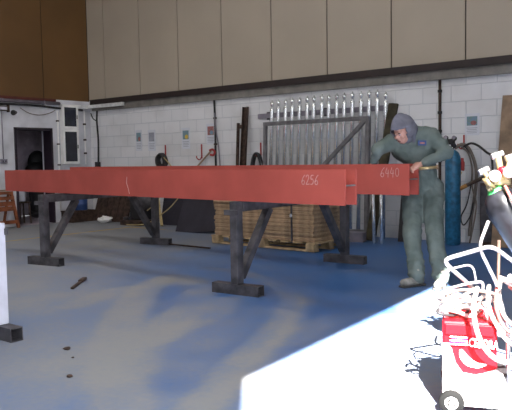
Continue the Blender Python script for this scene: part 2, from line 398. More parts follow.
# ------------------------------------------------------------------ services on the left wall
t = thing('cable_duct', 'grey cable duct running along the top of the left wall below brown cladding', 'duct', (LX, 8.0, 2.55))
MB().tube([(LX+0.05, 2.0, 2.573), (LX+0.05, 9.0, 2.573)], 0.036, 14).build('duct_run', M_ducting, t, True)
for y in (5.0, 6.5, 7.6, 8.6): MB().box((LX+0.048, y, 2.573), (0.092, 0.03, 0.078)).build('bracket', M_ducting, t, True)
pts = catmull([(LX+0.05, y, z) for y, z in ((5.5, 2.50), (7.3, 2.495), (7.9, 2.505), (8.5, 2.50), (8.95, 2.475), (9.6, 2.46))], 6)
tag(MB().tube(pts, 0.022, 8).build('power_cable', M_black), 'thick black cable clipped under the grey duct on left wall', 'cable')
t = thing('cable_trunking', 'shiny zinc cable trunking under the dark ledge near far corner', 'trunking', (-12, BY, 2.5))
MB().bar((-12.55, BY-0.135, 2.53), (-11.3, BY-0.135, 2.53), 0.07, 0.075, bevel=0.006).build('trunk_body', M_trunk, t, True)
MB().bar((-12.55, 9.3, 2.53), (-12.55, BY-0.1, 2.53), 0.075, 0.075, bevel=0.006).build('elbow', M_trunk, t, True)
tag(MB().tube(catmull([(LX+0.03, 8.05, 2.44), (LX+0.035, 8.25, 2.34), (LX+0.035, 8.5, 2.31), (LX+0.035, 8.75, 2.36), (LX+0.03, 8.9, 2.43)], 8), 0.009, 6).build('looped_wire', M_brownhose), 'thin wire sagging in a loop above the dark doorway', 'wire')
t = thing('junction_box', 'small brown junction box high on the left wall above a conduit', 'junction box', (LX, 7.6, 2.35))
MB().span((LX, 7.50, 2.36), (LX+0.09, 7.76, 2.46), 0.006).build('box_body', M_rust, t, True)
MB().span((LX+0.09, 7.56, 2.38), (LX+0.098, 7.71, 2.44)).build('cover_plate', M_paleP, t, True)
MB().span((LX, 7.76, 2.34), (LX+0.05, 7.80, 2.49)).build('bracket', M_rust, t, True)
t = thing('alarm_sounder', 'round black alarm sounder on left wall beside the doorway top', 'alarm', (LX, 7.9, 2.33))
MB().lathe([(0.055, 0), (0.055, 0.03), (0.045, 0.06), (0.03, 0.09), (0.028, 0.11)], (LX, 7.9, 2.335), (1, 0, 0)).build('sounder_body', M_black, t, True)
MB().lathe([(0.018, 0), (0.018, 0.02), (0.008, 0.025)], (LX+0.11, 7.9, 2.335), (1, 0, 0)).build('horn', M_steel, t, True)
t = thing('light_switch', 'grey surface light switch at the foot of a thin conduit', 'switch', (LX, 7.63, 1.35))
MB().span((LX, 7.56, 1.30), (LX+0.045, 7.71, 1.39), 0.008).build('switch_box', M_ducting, t, True)
for y in (7.605, 7.665): MB().box((LX+0.048, y, 1.345), (0.012, 0.02, 0.035)).build('rocker', M_black, t, True)
tag(MB().tube([(LX+0.012, 7.635, 1.39), (LX+0.012, 7.635, 2.36)], 0.012, 8).build('conduit', M_ducting), 'thin vertical conduit from junction box down to light switch', 'conduit')
t = thing('wall_pipe', 'white clipped pipe running down between doorway and glazed cabinet', 'pipe', (LX, 8.95, 1.8))
MB().tube([(LX+0.03, 8.95, 0.25), (LX+0.03, 8.95, 2.42)], 0.018, 8).build('pipe_run', M_white, t, True)
for z in (0.7, 1.25, 1.7, 2.2): MB().box((LX+0.025, 8.95, z), (0.05, 0.05, 0.03)).build('pipe_clip', M_rust, t, True)
t = thing('wall_pipe', 'grey clipped pipe between the glazed cabinet and the room corner', 'pipe', (LX, 9.73, 1.8))
MB().tube([(LX+0.03, 9.66, 1.25), (LX+0.03, 9.66, 2.45)], 0.018, 8).build('pipe_run', M_white, t, True)
for z in (1.5, 1.8, 2.15): MB().box((LX+0.025, 9.66, z), (0.05, 0.05, 0.04)).build('pipe_clip', M_rust, t, True)
t = thing('corner_cable', 'black cable dropping down the far room corner to a small switch', 'cable', (-12.35, BY, 1.2))
MB().tube(catmull([(-12.33, BY-0.02, 2.46), (-12.35, BY-0.02, 2.2), (-12.32, BY-0.02, 1.8), (-12.34, BY-0.02, 1.3)], 6), 0.02, 8).build('cable_run', M_black, t, True)
MB().tube(catmull([(-12.55, BY-0.02, 2.40), (-12.48, BY-0.02, 2.28), (-12.36, BY-0.02, 2.22)], 6), 0.012, 8).build('branch_wire', M_black, t, True)
MB().box((-12.34, BY-0.04, 1.22), (0.12, 0.08, 0.16), bevel=0.01).build('switch_body', M_black, t, True)
# glazed white cabinet
t = thing('wall_cabinet', 'tall narrow white wall cabinet with two dark glass panels', 'cabinet', (LX, 9.31, 1.25))
c0, c1 = 9.02, 9.43; xd = LX+0.11
MB().span((LX, c0, 1.26), (xd-0.02, c1, 2.56), 0.006).build('carcass', M_white, t, True)
for z0, z1, nm in ((1.27, 2.02, 'lower'), (2.035, 2.55, 'upper')):
    d = MB()
    d.span((xd-0.02, c0, z0), (xd+0.012, c0+0.045, z1)); d.span((xd-0.02, c1-0.045, z0), (xd+0.012, c1, z1))
    d.span((xd-0.02, c0+0.045, z0), (xd+0.012, c1-0.045, z0+0.05)); d.span((xd-0.02, c0+0.045, z1-0.05), (xd+0.012, c1-0.045, z1))
    dd = d.build('glazed_door', M_white, t, True)
    MB().span((xd-0.019, c0+0.04, z0+0.045), (xd-0.006, c1-0.04, z1-0.045)).build('glass_panel', M_glass, dd, True)
    MB().box((xd+0.018, c1-0.04, (z0+z1)/2), (0.02, 0.015, 0.08)).build('catch', M_steel, dd, True)

# things by the doorway
o = MB(); o.ell((-14.2, 9.50, 1.30), (0.2, 0.24, 0.30)); o.ell((-14.1, 9.42, 1.12), (0.22, 0.3, 0.22)); o.ell((-14.2, 9.62, 1.0), (0.2, 0.26, 0.34)); o.cap((-14.2, 9.5, 0.75), (-14.2, 9.5, 0.15), 0.24, 0.2)
o.ell((-14.2, 9.5, 0.1), (0.24, 0.26, 0.1))
tag(o.build('dark_bundle', M_black), 'dark rounded bundle standing inside the unlit doorway', 'bundle')
t = thing('white_canister', 'small pale canister on a stool in the dark doorway', 'canister', (-13.3, 8.5, 0.0))
MB().lathe([(0.085, 0.48), (0.09, 0.5), (0.09, 0.66), (0.07, 0.7), (0.03, 0.72), (0.03, 0.76)], (-13.05, 8.30, 0), n=16).build('canister_body', M_paleP, t, True)
s_ = thing('stool', 'dark stool carrying a pale canister in the doorway', 'stool', (-13.05, 8.30, 0))
MB().box((0, 0, 0.46), (0.28, 0.28, 0.036), bevel=0.006).build('seat', M_rust, s_)
for sx in (-1, 1):
    for sy in (-1, 1): MB().bar((sx*0.11, sy*0.11, 0.445), (sx*0.13, sy*0.13, 0), 0.03, 0.03).build('leg', M_rust, s_)
# slatted red-brown folding chair against the left wall
t = thing('slatted_chair', 'red-brown slatted wooden chair standing by the left wall', 'chair', (-12.3, 7.25, 0), 0.0)
for y0, y1 in ((0.33, 0.47), (-0.33, -0.47)): MB().bar((0.02, y0, 0.74), (0.02, y1, 0.0), 0.045, 0.06, up=(1, 0, 0)).build('front_leg', M_redwood, t)
for y in (-0.30, 0.30): MB().bar((-0.02, y, 0.70), (-0.26, y, 0.0), 0.04, 0.04).build('rear_leg', M_redwood, t)
for z, h in ((0.715, 0.06), (0.61, 0.07), (0.50, 0.09), (0.40, 0.09), (0.13, 0.07)): MB().box((0.055, 0, z), (0.025, 0.70+(0.74-z)*0.30, h), bevel=0.004).build('slat', M_redwood, t)
MB().box((-0.05, 0, 0.765), (0.2, 0.72, 0.025), bevel=0.005).build('seat', M_timber, t)

# far corner clutter
t = thing('tool_box', 'low brown box on floor in the far left corner', 'box', (-12.35, 9.25, 0))
MB().box((0, 0, 0.11), (0.4, 0.62, 0.22), bevel=0.01).build('box_body', M_rust, t)
MB().box((0, 0, 0.235), (0.42, 0.64, 0.03), bevel=0.006).build('lid', M_rust, t)
t = thing('blue_drum', 'small dark blue drum on the low brown corner box', 'drum', (-12.36, 9.32, 0.25))
MB().lathe([(0.145, 0), (0.15, 0.01), (0.15, 0.12), (0.157, 0.13), (0.15, 0.14), (0.15, 0.32), (0.157, 0.33), (0.15, 0.34), (0.15, 0.37), (0.135, 0.375)], (0, 0, 0)).build('drum_body', M_bluebox, t)
MB().lathe([(0.03, 0.37), (0.03, 0.4), (0.02, 0.405)], (0.06, 0, 0)).build('filler_cap', M_black, t)
for i in range(6):
    xx = -12.08+i*0.19; h = [0.98, 1.02, 0.94, 1.0, 0.9, 0.97][i]
    o = MB().bar((xx, 9.50, 0.0), (xx+0.02, BY-0.045, h), 0.17, 0.035, up=(0, 1, 0)).build('leaning_plank', M_rust)
    tag(o, '%s dark red-brown plank from far corner leaning on back wall' % ORD[i], 'plank', 'dark planks leaning in the corner')
    o.location.z = 0.012
o = MB(); rr = random.Random(3)
bmesh.ops.create_icosphere(o.bm, subdivisions=3, radius=1)
for v in o.bm.verts:
    n = noise.noise(v.co*2.2)*0.6+noise.noise(v.co*5)*0.25
    v.co = Vector((v.co.x*0.16, v.co.y*0.12, v.co.z*0.07))*(1+n)
o.bm.transform(Matrix.Translation((-11.52, 9.30, 0.075)))
tag(o.build('white_rag', M_white, smooth=True), 'small crumpled white rag on floor before the dark planks', 'rag')
# low pile of dark scrap right of the planks
t = thing('angle_grinder_stand', 'dark low machine stand by back wall left of hanging hose', 'stand', (-10.55, 9.4, 0))
MB().box((0, 0, 0.05), (0.62, 0.5, 0.1), bevel=0.01).build('base_plate', M_rust, t)
MB().box((0, 0.05, 0.38), (0.34, 0.3, 0.56), bevel=0.02).build('body', M_black, t)
MB().lathe([(0.02, 0), (0.19, 0.005), (0.19, 0.03), (0.02, 0.035)], (0.22, -0.04, 0.5), (0.5, -0.86, 0)).build('wheel_guard', M_steel, t)
MB().box((-0.2, -0.12, 0.13), (0.16, 0.14, 0.06), bevel=0.01).build('vice_jaw', M_steel, t)
t = thing('timber_batten', 'pale timber batten leaning on back wall behind trestle brace', 'batten', (-10.4, 9.4, 0))
MB().bar((-9.78, 9.30, 0.02), (-10.48, BY-0.05, 1.0), 0.05, 0.035).build('batten_body', M_straw, t, True)
# dark board on edge in front of the back wall
t = thing('dark_board', 'large dark board standing on edge between hanging hose and pallet', 'board', (-8.4, 8.9, 0))
MB().bar((-8.32, 8.80, 0.0), (-8.40, 9.30, 1.0), 1.16, 0.04, up=(0, 1, 0), bevel=0.004).build('panel', M_dark, t, True).location.z = 0.01
for x in (-8.8, -8.2): MB().bar((x, 9.60, 0.005), (x, 9.24, 0.85), 0.05, 0.03, up=(0, 1, 0)).build('prop', M_rust, t, True)
t = thing('dark_board', 'added dark sheet darkening back wall behind the straw-coloured hose', 'board', (-9.6, 9.6, 0))
MB().bar((-9.62, 9.62, 0.0), (-9.66, BY-0.03, 0.78), 1.05, 0.03, up=(0, 1, 0), bevel=0.004).build('panel', M_dark, t, True).location.z = 0.01  # sheet added to darken the lower wall behind the beams
t = thing('rusty_bar', 'thin rusty bar lying on floor before the dark board', 'bar', (-7.1, 7.2, 0))
MB().bar((-7.55, 7.33, 0.012), (-6.68, 7.30, 0.012), 0.03, 0.02).build('bar_body', M_rust, t, True)

# ------------------------------------------------------------------ back wall things
def poster(x, z, w_, h_, kind, label):
    t = thing('poster', label, 'poster', (x, BY-0.004, z-h_/2))
    MB().box((0, 0, h_/2), (w_, 0.004, h_)).build('sheet', M_paper, t)
    a, bm_ = kind
    if a: MB().box((0.0, -0.004, h_*0.66), (w_*0.72, 0.003, h_*0.42), bevel=0.001).build('picture', a, t)
    if bm_: MB().ell((w_*0.1, -0.0045, h_*0.57), (w_*0.24, 0.002, h_*0.12)).build('picture_detail', bm_, t)
    o = MB()
    for k in range(4): o.box((0, -0.003, h_*(0.34-0.075*k)), (w_*(0.74-0.1*(k % 2)), 0.002, h_*0.022))
    o.build('text_lines', M_ink, t)
poster(-10.99, 1.74, 0.19, 0.44, (M_picA, M_picB), 'leftmost faded poster on the back wall near the corner')
poster(-10.59, 1.73, 0.22, 0.44, (M_ink, M_ink), 'faded grey poster left of the hanging hose hook')
poster(-9.597, 1.74, 0.23, 0.42, (M_picA, M_picC), 'poster with blue and yellow picture between the two red hooks')
poster(-8.92, 1.80, 0.23, 0.40, (M_picB, M_picA), 'poster with red picture beside the black vertical cable')
poster(-3.75, 1.75, 0.22, 0.32, (M_picA, M_picB), 'poster with red and blue picture above the blue cylinder hoses')
def hook(x, z0, z1, label, flip=1):
    t = thing('wall_hook', label, 'hook', (x, BY, z0))
    MB().bar((x, BY-0.008, z0), (x, BY-0.008, z1), 0.035, 0.016).build('back_strip', M_redpaint, t, True)
    MB().tube(catmull([(x, BY-0.02, z0+0.04), (x, BY-0.05, z0-0.01), (x-0.02*flip, BY-0.08, z0-0.02), (x-0.05*flip, BY-0.10, z0+0.01), (x-0.06*flip, BY-0.10, z0+0.05)], 6), 0.011, 8).build('prong', M_redpaint, t, True)
hook(-10.18, 1.40, 1.62, 'red wall hook carrying a dark coiled hose, left of posters')
hook(-9.165, 1.33, 1.61, 'empty red wall hook between two colour posters')
hook(-7.69, 1.36, 1.60, 'red wall hook carrying a black hose beside galvanised posts')
hook(-3.87, 1.42, 1.60, 'red wall hook carrying welding hoses beside blue cylinder')
def coil(cx, cz, rx, rz, n, m, label, nm, tail=None, y=BY-0.10, rad=0.014, seed=1):
    rr = random.Random(seed); pts = []
    for i in range(n*14+1):
        a = PI/2+2*PI*i/14; k = 1+0.07*math.sin(i*0.9)+rr.uniform(-0.03, 0.03)
        pts.append((cx+rx*k*math.cos(a)*(1-0.2*math.sin(a)), y-0.05*math.sin(i*0.31)-0.02, cz+rz*math.sin(a)*k-rz+0.01*rr.uniform(-1, 1)))
    if tail: pts += tail
    return tag(MB().tube(catmull(pts, 3), rad, 7).build(nm, m), label, 'hose')
coil(-10.19, 1.43, 0.11, 0.12, 8, M_black, 'dark coiled hose hanging in a bunch on red wall hook', 'coiled_hose', seed=2, rad=0.026)
tag(MB().tube(catmull([(-10.16, 9.70, 1.42), (-9.8, 9.65, 1.15), (-9.42, 9.55, 0.78), (-9.5, 9.35, 0.45), (-9.75, 9.2, 0.22), (-10.1, 9.15, 0.05), (-10.6, 9.1, 0.02)], 8), 0.011, 7).build('air_hose', M_straw), 'straw-coloured hose looping down from the dark coil to floor', 'hose')
tag(MB().tube(catmull([(-10.3, 9.68, 1.2), (-10.05, 9.62, 0.9), (-10.0, 9.5, 0.62), (-10.1, 9.4, 0.42), (-10.25, 9.35, 0.3)], 8), 0.011, 7).build('air_hose', M_straw), 'short straw-coloured hose end hanging below the dark coil', 'hose')
coil(-7.69, 1.40, 0.12, 0.26, 3, M_black, 'black hose looped on red hook beside galvanised posts', 'looped_hose', seed=5, rad=0.018)
# cable drop with clamp
t = thing('cable_drop', 'black vertical cable dropping down the middle of back wall', 'cable', (-8.8, BY, 0.2))
MB().tube(catmull([(-8.80, BY-0.02, 2.46), (-8.79, BY-0.02, 1.9), (-8.79, BY-0.025, 1.2), (-8.78, BY-0.02, 0.01)], 6), 0.02, 8).build('cable_run', M_black, t, True)
MB().tube(catmull([(-8.79, BY-0.03, 2.2), (-8.74, BY-0.04, 1.8), (-8.69, BY-0.04, 1.5), (-8.66, BY-0.04, 1.0)], 6), 0.012, 8).build('side_wire', M_ducting, t, True)
for z in (0.8, 1.6, 2.1): MB().box((-8.79, BY-0.02, z), (0.06, 0.04, 0.03)).build('cable_clip', M_rust, t, True)
t = thing('red_sling', 'red handled brown stick hanging against the cable drop', 'stick', (-8.85, BY, 1.2))
MB().tube(catmull([(-8.90, BY-0.07, 1.48), (-8.82, BY-0.08, 1.50), (-8.76, BY-0.08, 1.45), (-8.80, BY-0.08, 1.39), (-8.88, BY-0.075, 1.40)], 6), 0.022, 8).build('grip', M_redpaint, t, True)
MB().bar((-8.87, BY-0.07, 1.47), (-9.30, BY-0.06, 1.13), 0.025, 0.025).build('shaft', M_timber, t, True)
# two steel bars leaning
t = thing('leaning_bar', 'thin dark bar leaning on back wall left of wider one', 'bar', (-8.2, 9.6, 0))
MB().bar((-8.08, 9.55, 0.0), (-8.20, BY-0.03, 1.97), 0.04, 0.045, up=(0, 1, 0)).build('bar_body', M_rust, t, True).location.z = 0.005
t = thing('leaning_channel', 'wide brown steel channel leaning upright on back wall', 'channel', (-8.05, 9.6, 0))
o = MB(); A, B = Vector((-7.92, 9.50, 0.012)), Vector((-7.98, BY-0.05, 2.26))
o.bar(A, B, 0.105, 0.012, up=(0, 1, 0)); d_ = Vector((0.05, 0, 0))
for sgn in (-1, 1): o.bar(A+d_*sgn+Vector((0, -0.025, 0)), B+d_*sgn+Vector((0, -0.025, 0)), 0.010, 0.06, up=(0, 1, 0))
o.build('channel_body', M_rust, t, True)
MB().box((-8.05, BY-0.13, 1.9), (0.06, 0.05, 0.07)).build('lug', M_rust, t, True)
# vertical conduit on the right part of the wall
t = thing('wall_conduit', 'dark vertical conduit on back wall above the blue cylinder', 'conduit', (-4.24, BY, 0.3))
MB().tube([(-4.24, BY-0.025, 0.3), (-4.24, BY-0.025, 2.45)], 0.022, 8).build('conduit_run', M_rust, t, True)
for z in (0.7, 1.2, 1.65, 1.93, 2.25): MB().lathe([(0.034, 0), (0.034, 0.04)], (-4.24, BY-0.025, z), n=10).build('coupling', M_black, t, True)

# ------------------------------------------------------------------ galvanised posts on their rack
t = thing('rack_rail', 'grey flat rail fixed to back wall behind galvanised posts', 'rail', (-6.4, BY, 2.05))
MB().bar((-7.72, BY-0.03, 2.075), (-5.0, BY-0.03, 2.075), 0.035, 0.085).build('rail_bar', M_ducting, t, True)
for x in (-7.5, -6.3, -5.06): MB().box((x, BY-0.007, 2.075), (0.08, 0.014, 0.14)).build('fixing_plate', M_steel, t, True)
px_ = [-7.334, -7.189, -7.039, -6.888, -6.741, -6.577, -6.436, -6.282, -6.135, -5.988, -5.839, -5.685, -5.531, -5.391, -5.231, -5.086]
hz_ = [0, 0.012, 0.012, 0.02, 0.018, 0.028, 0.026, 0.035, 0.03, 0.034, 0.03, 0.034, 0.03, 0.035, 0.034, -0.05]
proto = None
for i, x in enumerate(px_):
    if proto is None:
        proto = thing('galvanised_post', 'x', 'post', (x, 9.62, 0.0), 0, 'galvanised posts leaning on the back wall')
        L_ = 2.335
        MB().lathe([(0.036, 0), (0.036, L_-0.20), (0.038, L_-0.19), (0.038, L_-0.15), (0.02, L_-0.14)], (0, 0, 0), n=12).build('shaft', M_galv, proto)
        MB().lathe([(0.020, L_-0.145), (0.024, L_-0.10), (0.034, L_-0.085), (0.038, L_-0.06), (0.032, L_-0.035), (0.012, L_-0.025), (0.011, L_), (0.004, L_+0.005)], (0, 0, 0), n=12).build('finial', M_galv, proto)
        o = proto
    else: o = copy_tree(proto)
    o.location = (x-0.012, 9.62, 0.016+hz_[i]*0.9 if i < 15 else 0.0)
    o.rotation_euler = (math.radians(-3.3), math.radians(random.uniform(-0.2, 0.3)), 0)
    tag(o, '%s galvanised post from the left in the leaning row' % ORD[i], 'post')
    if i == 0: o.scale = (1, 1, 0.995)
# dark steel gate frame standing before the posts
t = thing('gate_frame', 'dark grey steel frame with one diagonal before galvanised posts', 'frame', (-6.3, 9.45, 0))
A = Vector((-7.30, 9.40, 0.005)); B = Vector((-5.27, 9.40, 0.005)); tilt = Vector((0, 0.085, 1.90))
MB().bar(A, A+tilt, 0.055, 0.055, up=(0, 1, 0)).build('upright', M_framegrey, t, True)
MB().bar(B, B+tilt, 0.065, 0.065, up=(0, 1, 0)).build('upright', M_framegrey, t, True)
MB().bar(A+tilt+Vector((-0.03, 0, 0)), B+tilt+Vector((0.03, 0, 0)), 0.065, 0.065).build('top_rail', M_framegrey, t, True)
MB().bar(A+Vector((0, 0.003, 0.12)), B+Vector((0, 0.003, 0.12)), 0.06, 0.06).build('bottom_rail', M_framegrey, t, True)
MB().bar(B+tilt*0.985+Vector((-0.05, -0.004, 0)), A+tilt*0.16+Vector((0.27, -0.004, 0)), 0.06, 0.05, up=(0, 1, 0)).build('diagonal', M_framegrey, t, True)
tag(MB().hollow((-5.72, 9.05, 0.075), (-5.16, 9.15, 0.075), 0.15, 0.15, 0.008).build('steel_offcut', M_ducting), 'short grey box-section offcut on floor below galvanised posts', 'offcut')
for x, y, lb in ((-4.94, 9.05, 'left'), (-4.81, 9.04, 'right')):
    tag(MB().lathe([(0.028, 0), (0.028, 1.15), (0.02, 1.16)], (x, y, 0), (-0.19 if lb == 'left' else -0.17, 0.30, 1), n=12).build('pipe_length', M_galv), '%s one of two short bright pipes leaning beside the man' % lb, 'pipe', 'short pipes leaning by the man')
# dark olive board
t = thing('olive_board', 'dark olive board leaning on wall behind the man', 'board', (-5.0, 9.7, 0))
o = MB().bar((-5.12, 9.25, 0.0), (-4.92, 9.66, 2.11), 0.16, 0.05, up=(0, 1, 0), bevel=0.012)
o.build('board_body', M_olive, t, True).location.z = 0.012
MB().bar((-4.62, 9.42, 0.006), (-4.66, BY-0.16, 1.12), 0.22, 0.04, up=(0, 1, 0)).build('backing_strip', M_black, t, True)
# timber board on the right
t = thing('timber_board', 'wide weathered timber board leaning on back wall at right', 'board', (-3.1, 9.7, 0))
MB().bar((-3.18, 9.48, 0.0), (-3.14, BY-0.04, 2.12), 0.30, 0.045, up=(0, 1, 0), bevel=0.005).build('board_body', M_timber, t, True).location.z = 0.01
for z in (0.4, 1.95): MB().box((-3.15, 9.47+0.36*z/2.12-0.03, z), (0.24, 0.012, 0.05)).build('batten', M_timber, t, True)

# ------------------------------------------------------------------ pallet of boards
PA = math.radians(-2.5)
t = thing('wooden_pallet', 'pale wooden pallet on floor under the stack of brown boards', 'pallet', (-6.09, 8.18, 0), PA)
for x in (-0.91, 0.02, 0.90):
    for y in (-0.37, 0.0, 0.37): MB().box((x, y, 0.075), (0.14, 0.12, 0.08), bevel=0.004).build('block', M_wood, t)
for y in (-0.37, 0.0, 0.37): MB().box((0, y, 0.022), (1.96, 0.10, 0.026)).build('bottom_board', M_wood, t)
for k in range(9): MB().box((-0.92+k*0.23, 0, 0.126), (0.15, 0.86, 0.022)).build('deck_board', M_wood, t)
z = 0.138; rr = random.Random(11); nb = 20
for k in range(nb):
    th = 0.030
    o = MB().box((0, 0, th/2), (1.90+rr.uniform(-0.03, 0.03), 0.80+rr.uniform(-0.02, 0.02), th-0.003), bevel=0.004).build('brown_board', M_board if k % 2 else M_boardB)
    o.location = (-6.09+rr.uniform(-0.015, 0.015), 8.18+rr.uniform(-0.012, 0.012), z); o.rotation_euler.z = PA+rr.uniform(-0.008, 0.008)
    lb = 'lowest brown board of the stack on the pallet' if k == 0 else ('topmost brown board of the stack on the pallet' if k == nb-1 else '%s brown board up from the pallet in the stack' % ORD[k])
    tag(o, lb, 'board', 'brown boards stacked on the pallet'); z += th
o = MB(); st = thing('steel_strap', 'thin steel strap round the front of the brown board stack', 'strap', (-5.47, 7.75, 0.14), PA)
o.box((0, -0.004, 0.3), (0.03, 0.006, 0.62)); o.box((0, 0.42, 0.613), (0.03, 0.86, 0.006)); o.box((0, 0.85, 0.3), (0.03, 0.006, 0.62))
o.build('band', M_steel, st); MB().box((0, -0.012, 0.36), (0.04, 0.012, 0.05)).build('buckle', M_galv, st)
st.location.y = 8.18-0.43; st.location.x = -5.53

# ------------------------------------------------------------------ trestles
def trestle(name_label, loc, rz, post_m=M_steel, foot=0.55, half=1.12, off=0.0, H_=0.895):
    t = thing('steel_trestle', name_label, 'trestle', loc, rz, 'steel trestles')
    for s in (-1, 1):
        f = MB().hollow((-foot/2, s*half, 0.05), (foot/2, s*half, 0.05), 0.10, 0.10, 0.007).build('foot', M_steel, t)
        MB().box((off, s*half, 0.10+(H_-0.10)/2), (0.085, 0.10, H_-0.10), bevel=0.006).build('post', post_m, t)
        MB().bar((off, s*(half-0.05), 0.16), (off, s*0.56, H_-0.10), 0.075, 0.075).build('brace', M_steel, t)
        MB().box((off-0.02, s*(half+0.052), 0.79), (0.16, 0.025, 0.05), bevel=0.004).build('packer', M_steel, t)
    MB().box((off, 0, H_-0.05), (0.10, 2*half-0.10, 0.10), bevel=0.005).build('cross_bar', M_steel, t)
    return t
trestle('nearest dark steel trestle under right end of the red beams', (-4.265, 6.08, 0), math.radians(3.7))
trestle('dark steel trestle under the far left end of red beams', (-7.62, 6.16, 0), math.radians(8.5))
trestle('steel trestle with pale posts cut off by left photo edge', (-4.735, 1.60, 0), 0.0, M_paleP, 0.66, 1.12, 0.11, 0.855)  # posts paler than on the other trestles

# ------------------------------------------------------------------ red beams
def ribbon(o, pts, y, w_=0.012):
    for a, b in zip(pts, pts[1:]):
        a, b = Vector((a[0], y, a[1])), Vector((b[0], y, b[1]))
        o.bar(a-(b-a).normalized()*0.002, b+(b-a).normalized()*0.002, w_, 0.0016, up=(0, 1, 0))
def arc(cx, cz, rx, rz, a0, a1, n=10): return [(cx+rx*math.cos(math.radians(a0+(a1-a0)*i/n)), cz+rz*math.sin(math.radians(a0+(a1-a0)*i/n))) for i in range(n+1)]
DIG = {'6': [[(0.8, 1.0), (0.45, 0.8), (0.15, 0.45), (0.05, 0.22), (0.2, 0.02), (0.5, 0.0), (0.68, 0.18), (0.6, 0.38), (0.35, 0.42), (0.1, 0.28)]],
       '2': [[(0.1, 0.8), (0.3, 1.0), (0.6, 0.95), (0.68, 0.7), (0.4, 0.35), (0.1, 0.02), (0.8, 0.05)]],
       '5': [[(0.75, 0.98), (0.25, 0.95), (0.18, 0.55), (0.5, 0.6), (0.7, 0.35), (0.5, 0.05), (0.1, 0.02)]],
       '4': [[(0.35, 1.0), (0.1, 0.4), (0.75, 0.42)], [(0.62, 0.75), (0.55, -0.05)]],
       '0': [arc(0.42, 0.5, 0.32, 0.45, 90, 450, 12)]}
def beam(label, end, L_, ang, text, tx, tz, th, seed, dep=0.2, fh=0.30):
    """H section lying on its side: two upright flanges joined by a level web"""
    a = math.radians(ang)
    t = thing('steel_beam', label, 'beam', (end[0], end[1], 0.897), -a, 'red steel beams on the trestles')
    ft = 0.016
    for y, nm in ((ft/2, 'flange'), (dep-ft/2, 'flange')):
        f = MB().box((-L_/2, y, fh/2), (L_, ft, fh), bevel=0.002).build('flange', M_red, t)
        if y < 0.1:
            o = MB(); x = tx
            for ch in text:
                for st in DIG[ch]:
                    ribbon(o, [(x+p[0]*th*0.62, tz+p[1]*th) for p in (catmull([(q[0], 0, q[1]) for q in st], 3) and [(v.x, v.z) for v in catmull([(q[0], 0, q[1]) for q in st], 3)])], -0.001, 0.0055)
                x += th*0.62
            c = o.build('chalk_number', M_chalk, f); c['label'] = 'handwritten chalk number %s' % text
            if seed == 1:
                o = MB(); ribbon(o, [(-3.12, 0.22), (-3.13, 0.15), (-3.10, 0.09), (-3.08, 0.03)], -0.001, 0.008); o.build('chalk_tick', M_chalk, f)
    MB().box((-L_/2-0.004, dep/2, 0.165), (L_-0.02, dep-2*ft-0.001, 0.010)).build('web', M_red, t)
    MB().box((-0.0085, dep/2, 0.165), (0.012, dep-2*ft-0.004, 0.0115)).build('web_end', M_web, t)
    return t
beam('near red steel beam chalked 6256, lying across the trestles', (-2.898, 4.818), 6.256, 6.6, '6256', -0.47, 0.172, 0.080, 1, 0.165)
beam('far red steel beam chalked 6440, under the hands of the man', (-3.085, 6.385), 6.44, 5.2, '6440', -0.34, 0.19, 0.095, 2, 0.2, 0.322)

# ------------------------------------------------------------------ litter on the floor
t = thing('steel_offcut', 'thin dark flat-bar offcut on open floor left of nearest trestle', 'offcut', (-5.9, 4.4, 0))
MB().bar((-5.76, 4.20, 0.012), (-6.02, 4.52, 0.014), 0.03, 0.02).build('strip', M_rust, t, True)
MB().bar((-5.98, 4.47, 0.022), (-6.10, 4.62, 0.022), 0.05, 0.03, bevel=0.006).build('thick_end', M_rust, t, True)
for (x, y, s, lb) in ((-3.92, 2.80, 0.022, 'larger dark lump of dirt on floor right of pale trestle foot'), (-3.40, 2.44, 0.017, 'small dark crumb nearest the bottom of the floor'), (-3.72, 2.70, 0.009, 'tiny dark crumb between two dirt lumps on floor')):
    o = MB(); bmesh.ops.create_icosphere(o.bm, subdivisions=2, radius=1)
    for v in o.bm.verts:
        k = 1+noise.noise(v.co*1.7+Vector((x, y, 0)))*0.6; v.co = Vector((v.co.x*s*1.3, v.co.y*s, v.co.z*s*0.45))*k
    o.bm.transform(Matrix.Translation((x, y, s*0.42)))
    tag(o.build('dirt_lump', M_rust, smooth=True), lb, 'dirt')

# ------------------------------------------------------------------ blue gas cylinder and its hoses
t = thing('gas_cylinder', 'tall blue gas cylinder standing against back wall behind the man', 'gas cylinder', (-3.90, 9.50, 0))
MB().lathe([(0.095, 0), (0.112, 0.02), (0.112, 1.22), (0.105, 1.28), (0.085, 1.335), (0.05, 1.37), (0.038, 1.375)], (0, 0, 0), n=24).build('body', M_blue, t)
MB().lathe([(0.04, 1.365), (0.042, 1.39), (0.022, 1.41), (0.022, 1.44)], (0, 0, 0), n=14).build('neck_ring', M_galv, t)
MB().lathe([(0.026, 1.43), (0.03, 1.45), (0.03, 1.52), (0.018, 1.53)], (0, 0, 0), n=12).build('valve', M_black, t)
g = MB(); g.box((-0.02, -0.02, 1.50), (0.10, 0.07, 0.08), bevel=0.01); g.lathe([(0.035, 0), (0.035, 0.03)], (-0.075, -0.06, 1.55), (0, -1, 0.2), n=14); g.lathe([(0.035, 0), (0.035, 0.03)], (0.05, -0.06, 1.54), (0, -1, 0.2), n=14)
g.lathe([(0.02, 0), (0.028, 0.05), (0.028, 0.09)], (0.03, -0.02, 1.46), (0.4, -1, -0.4), n=12)
rg = g.build('regulator', M_black, t)
for x in (-0.075, 0.05): MB().lathe([(0.028, 0), (0.028, 0.004)], (x, -0.092, 1.556), (0, -1, 0.2), n=14).build('dial', M_ducting, rg)
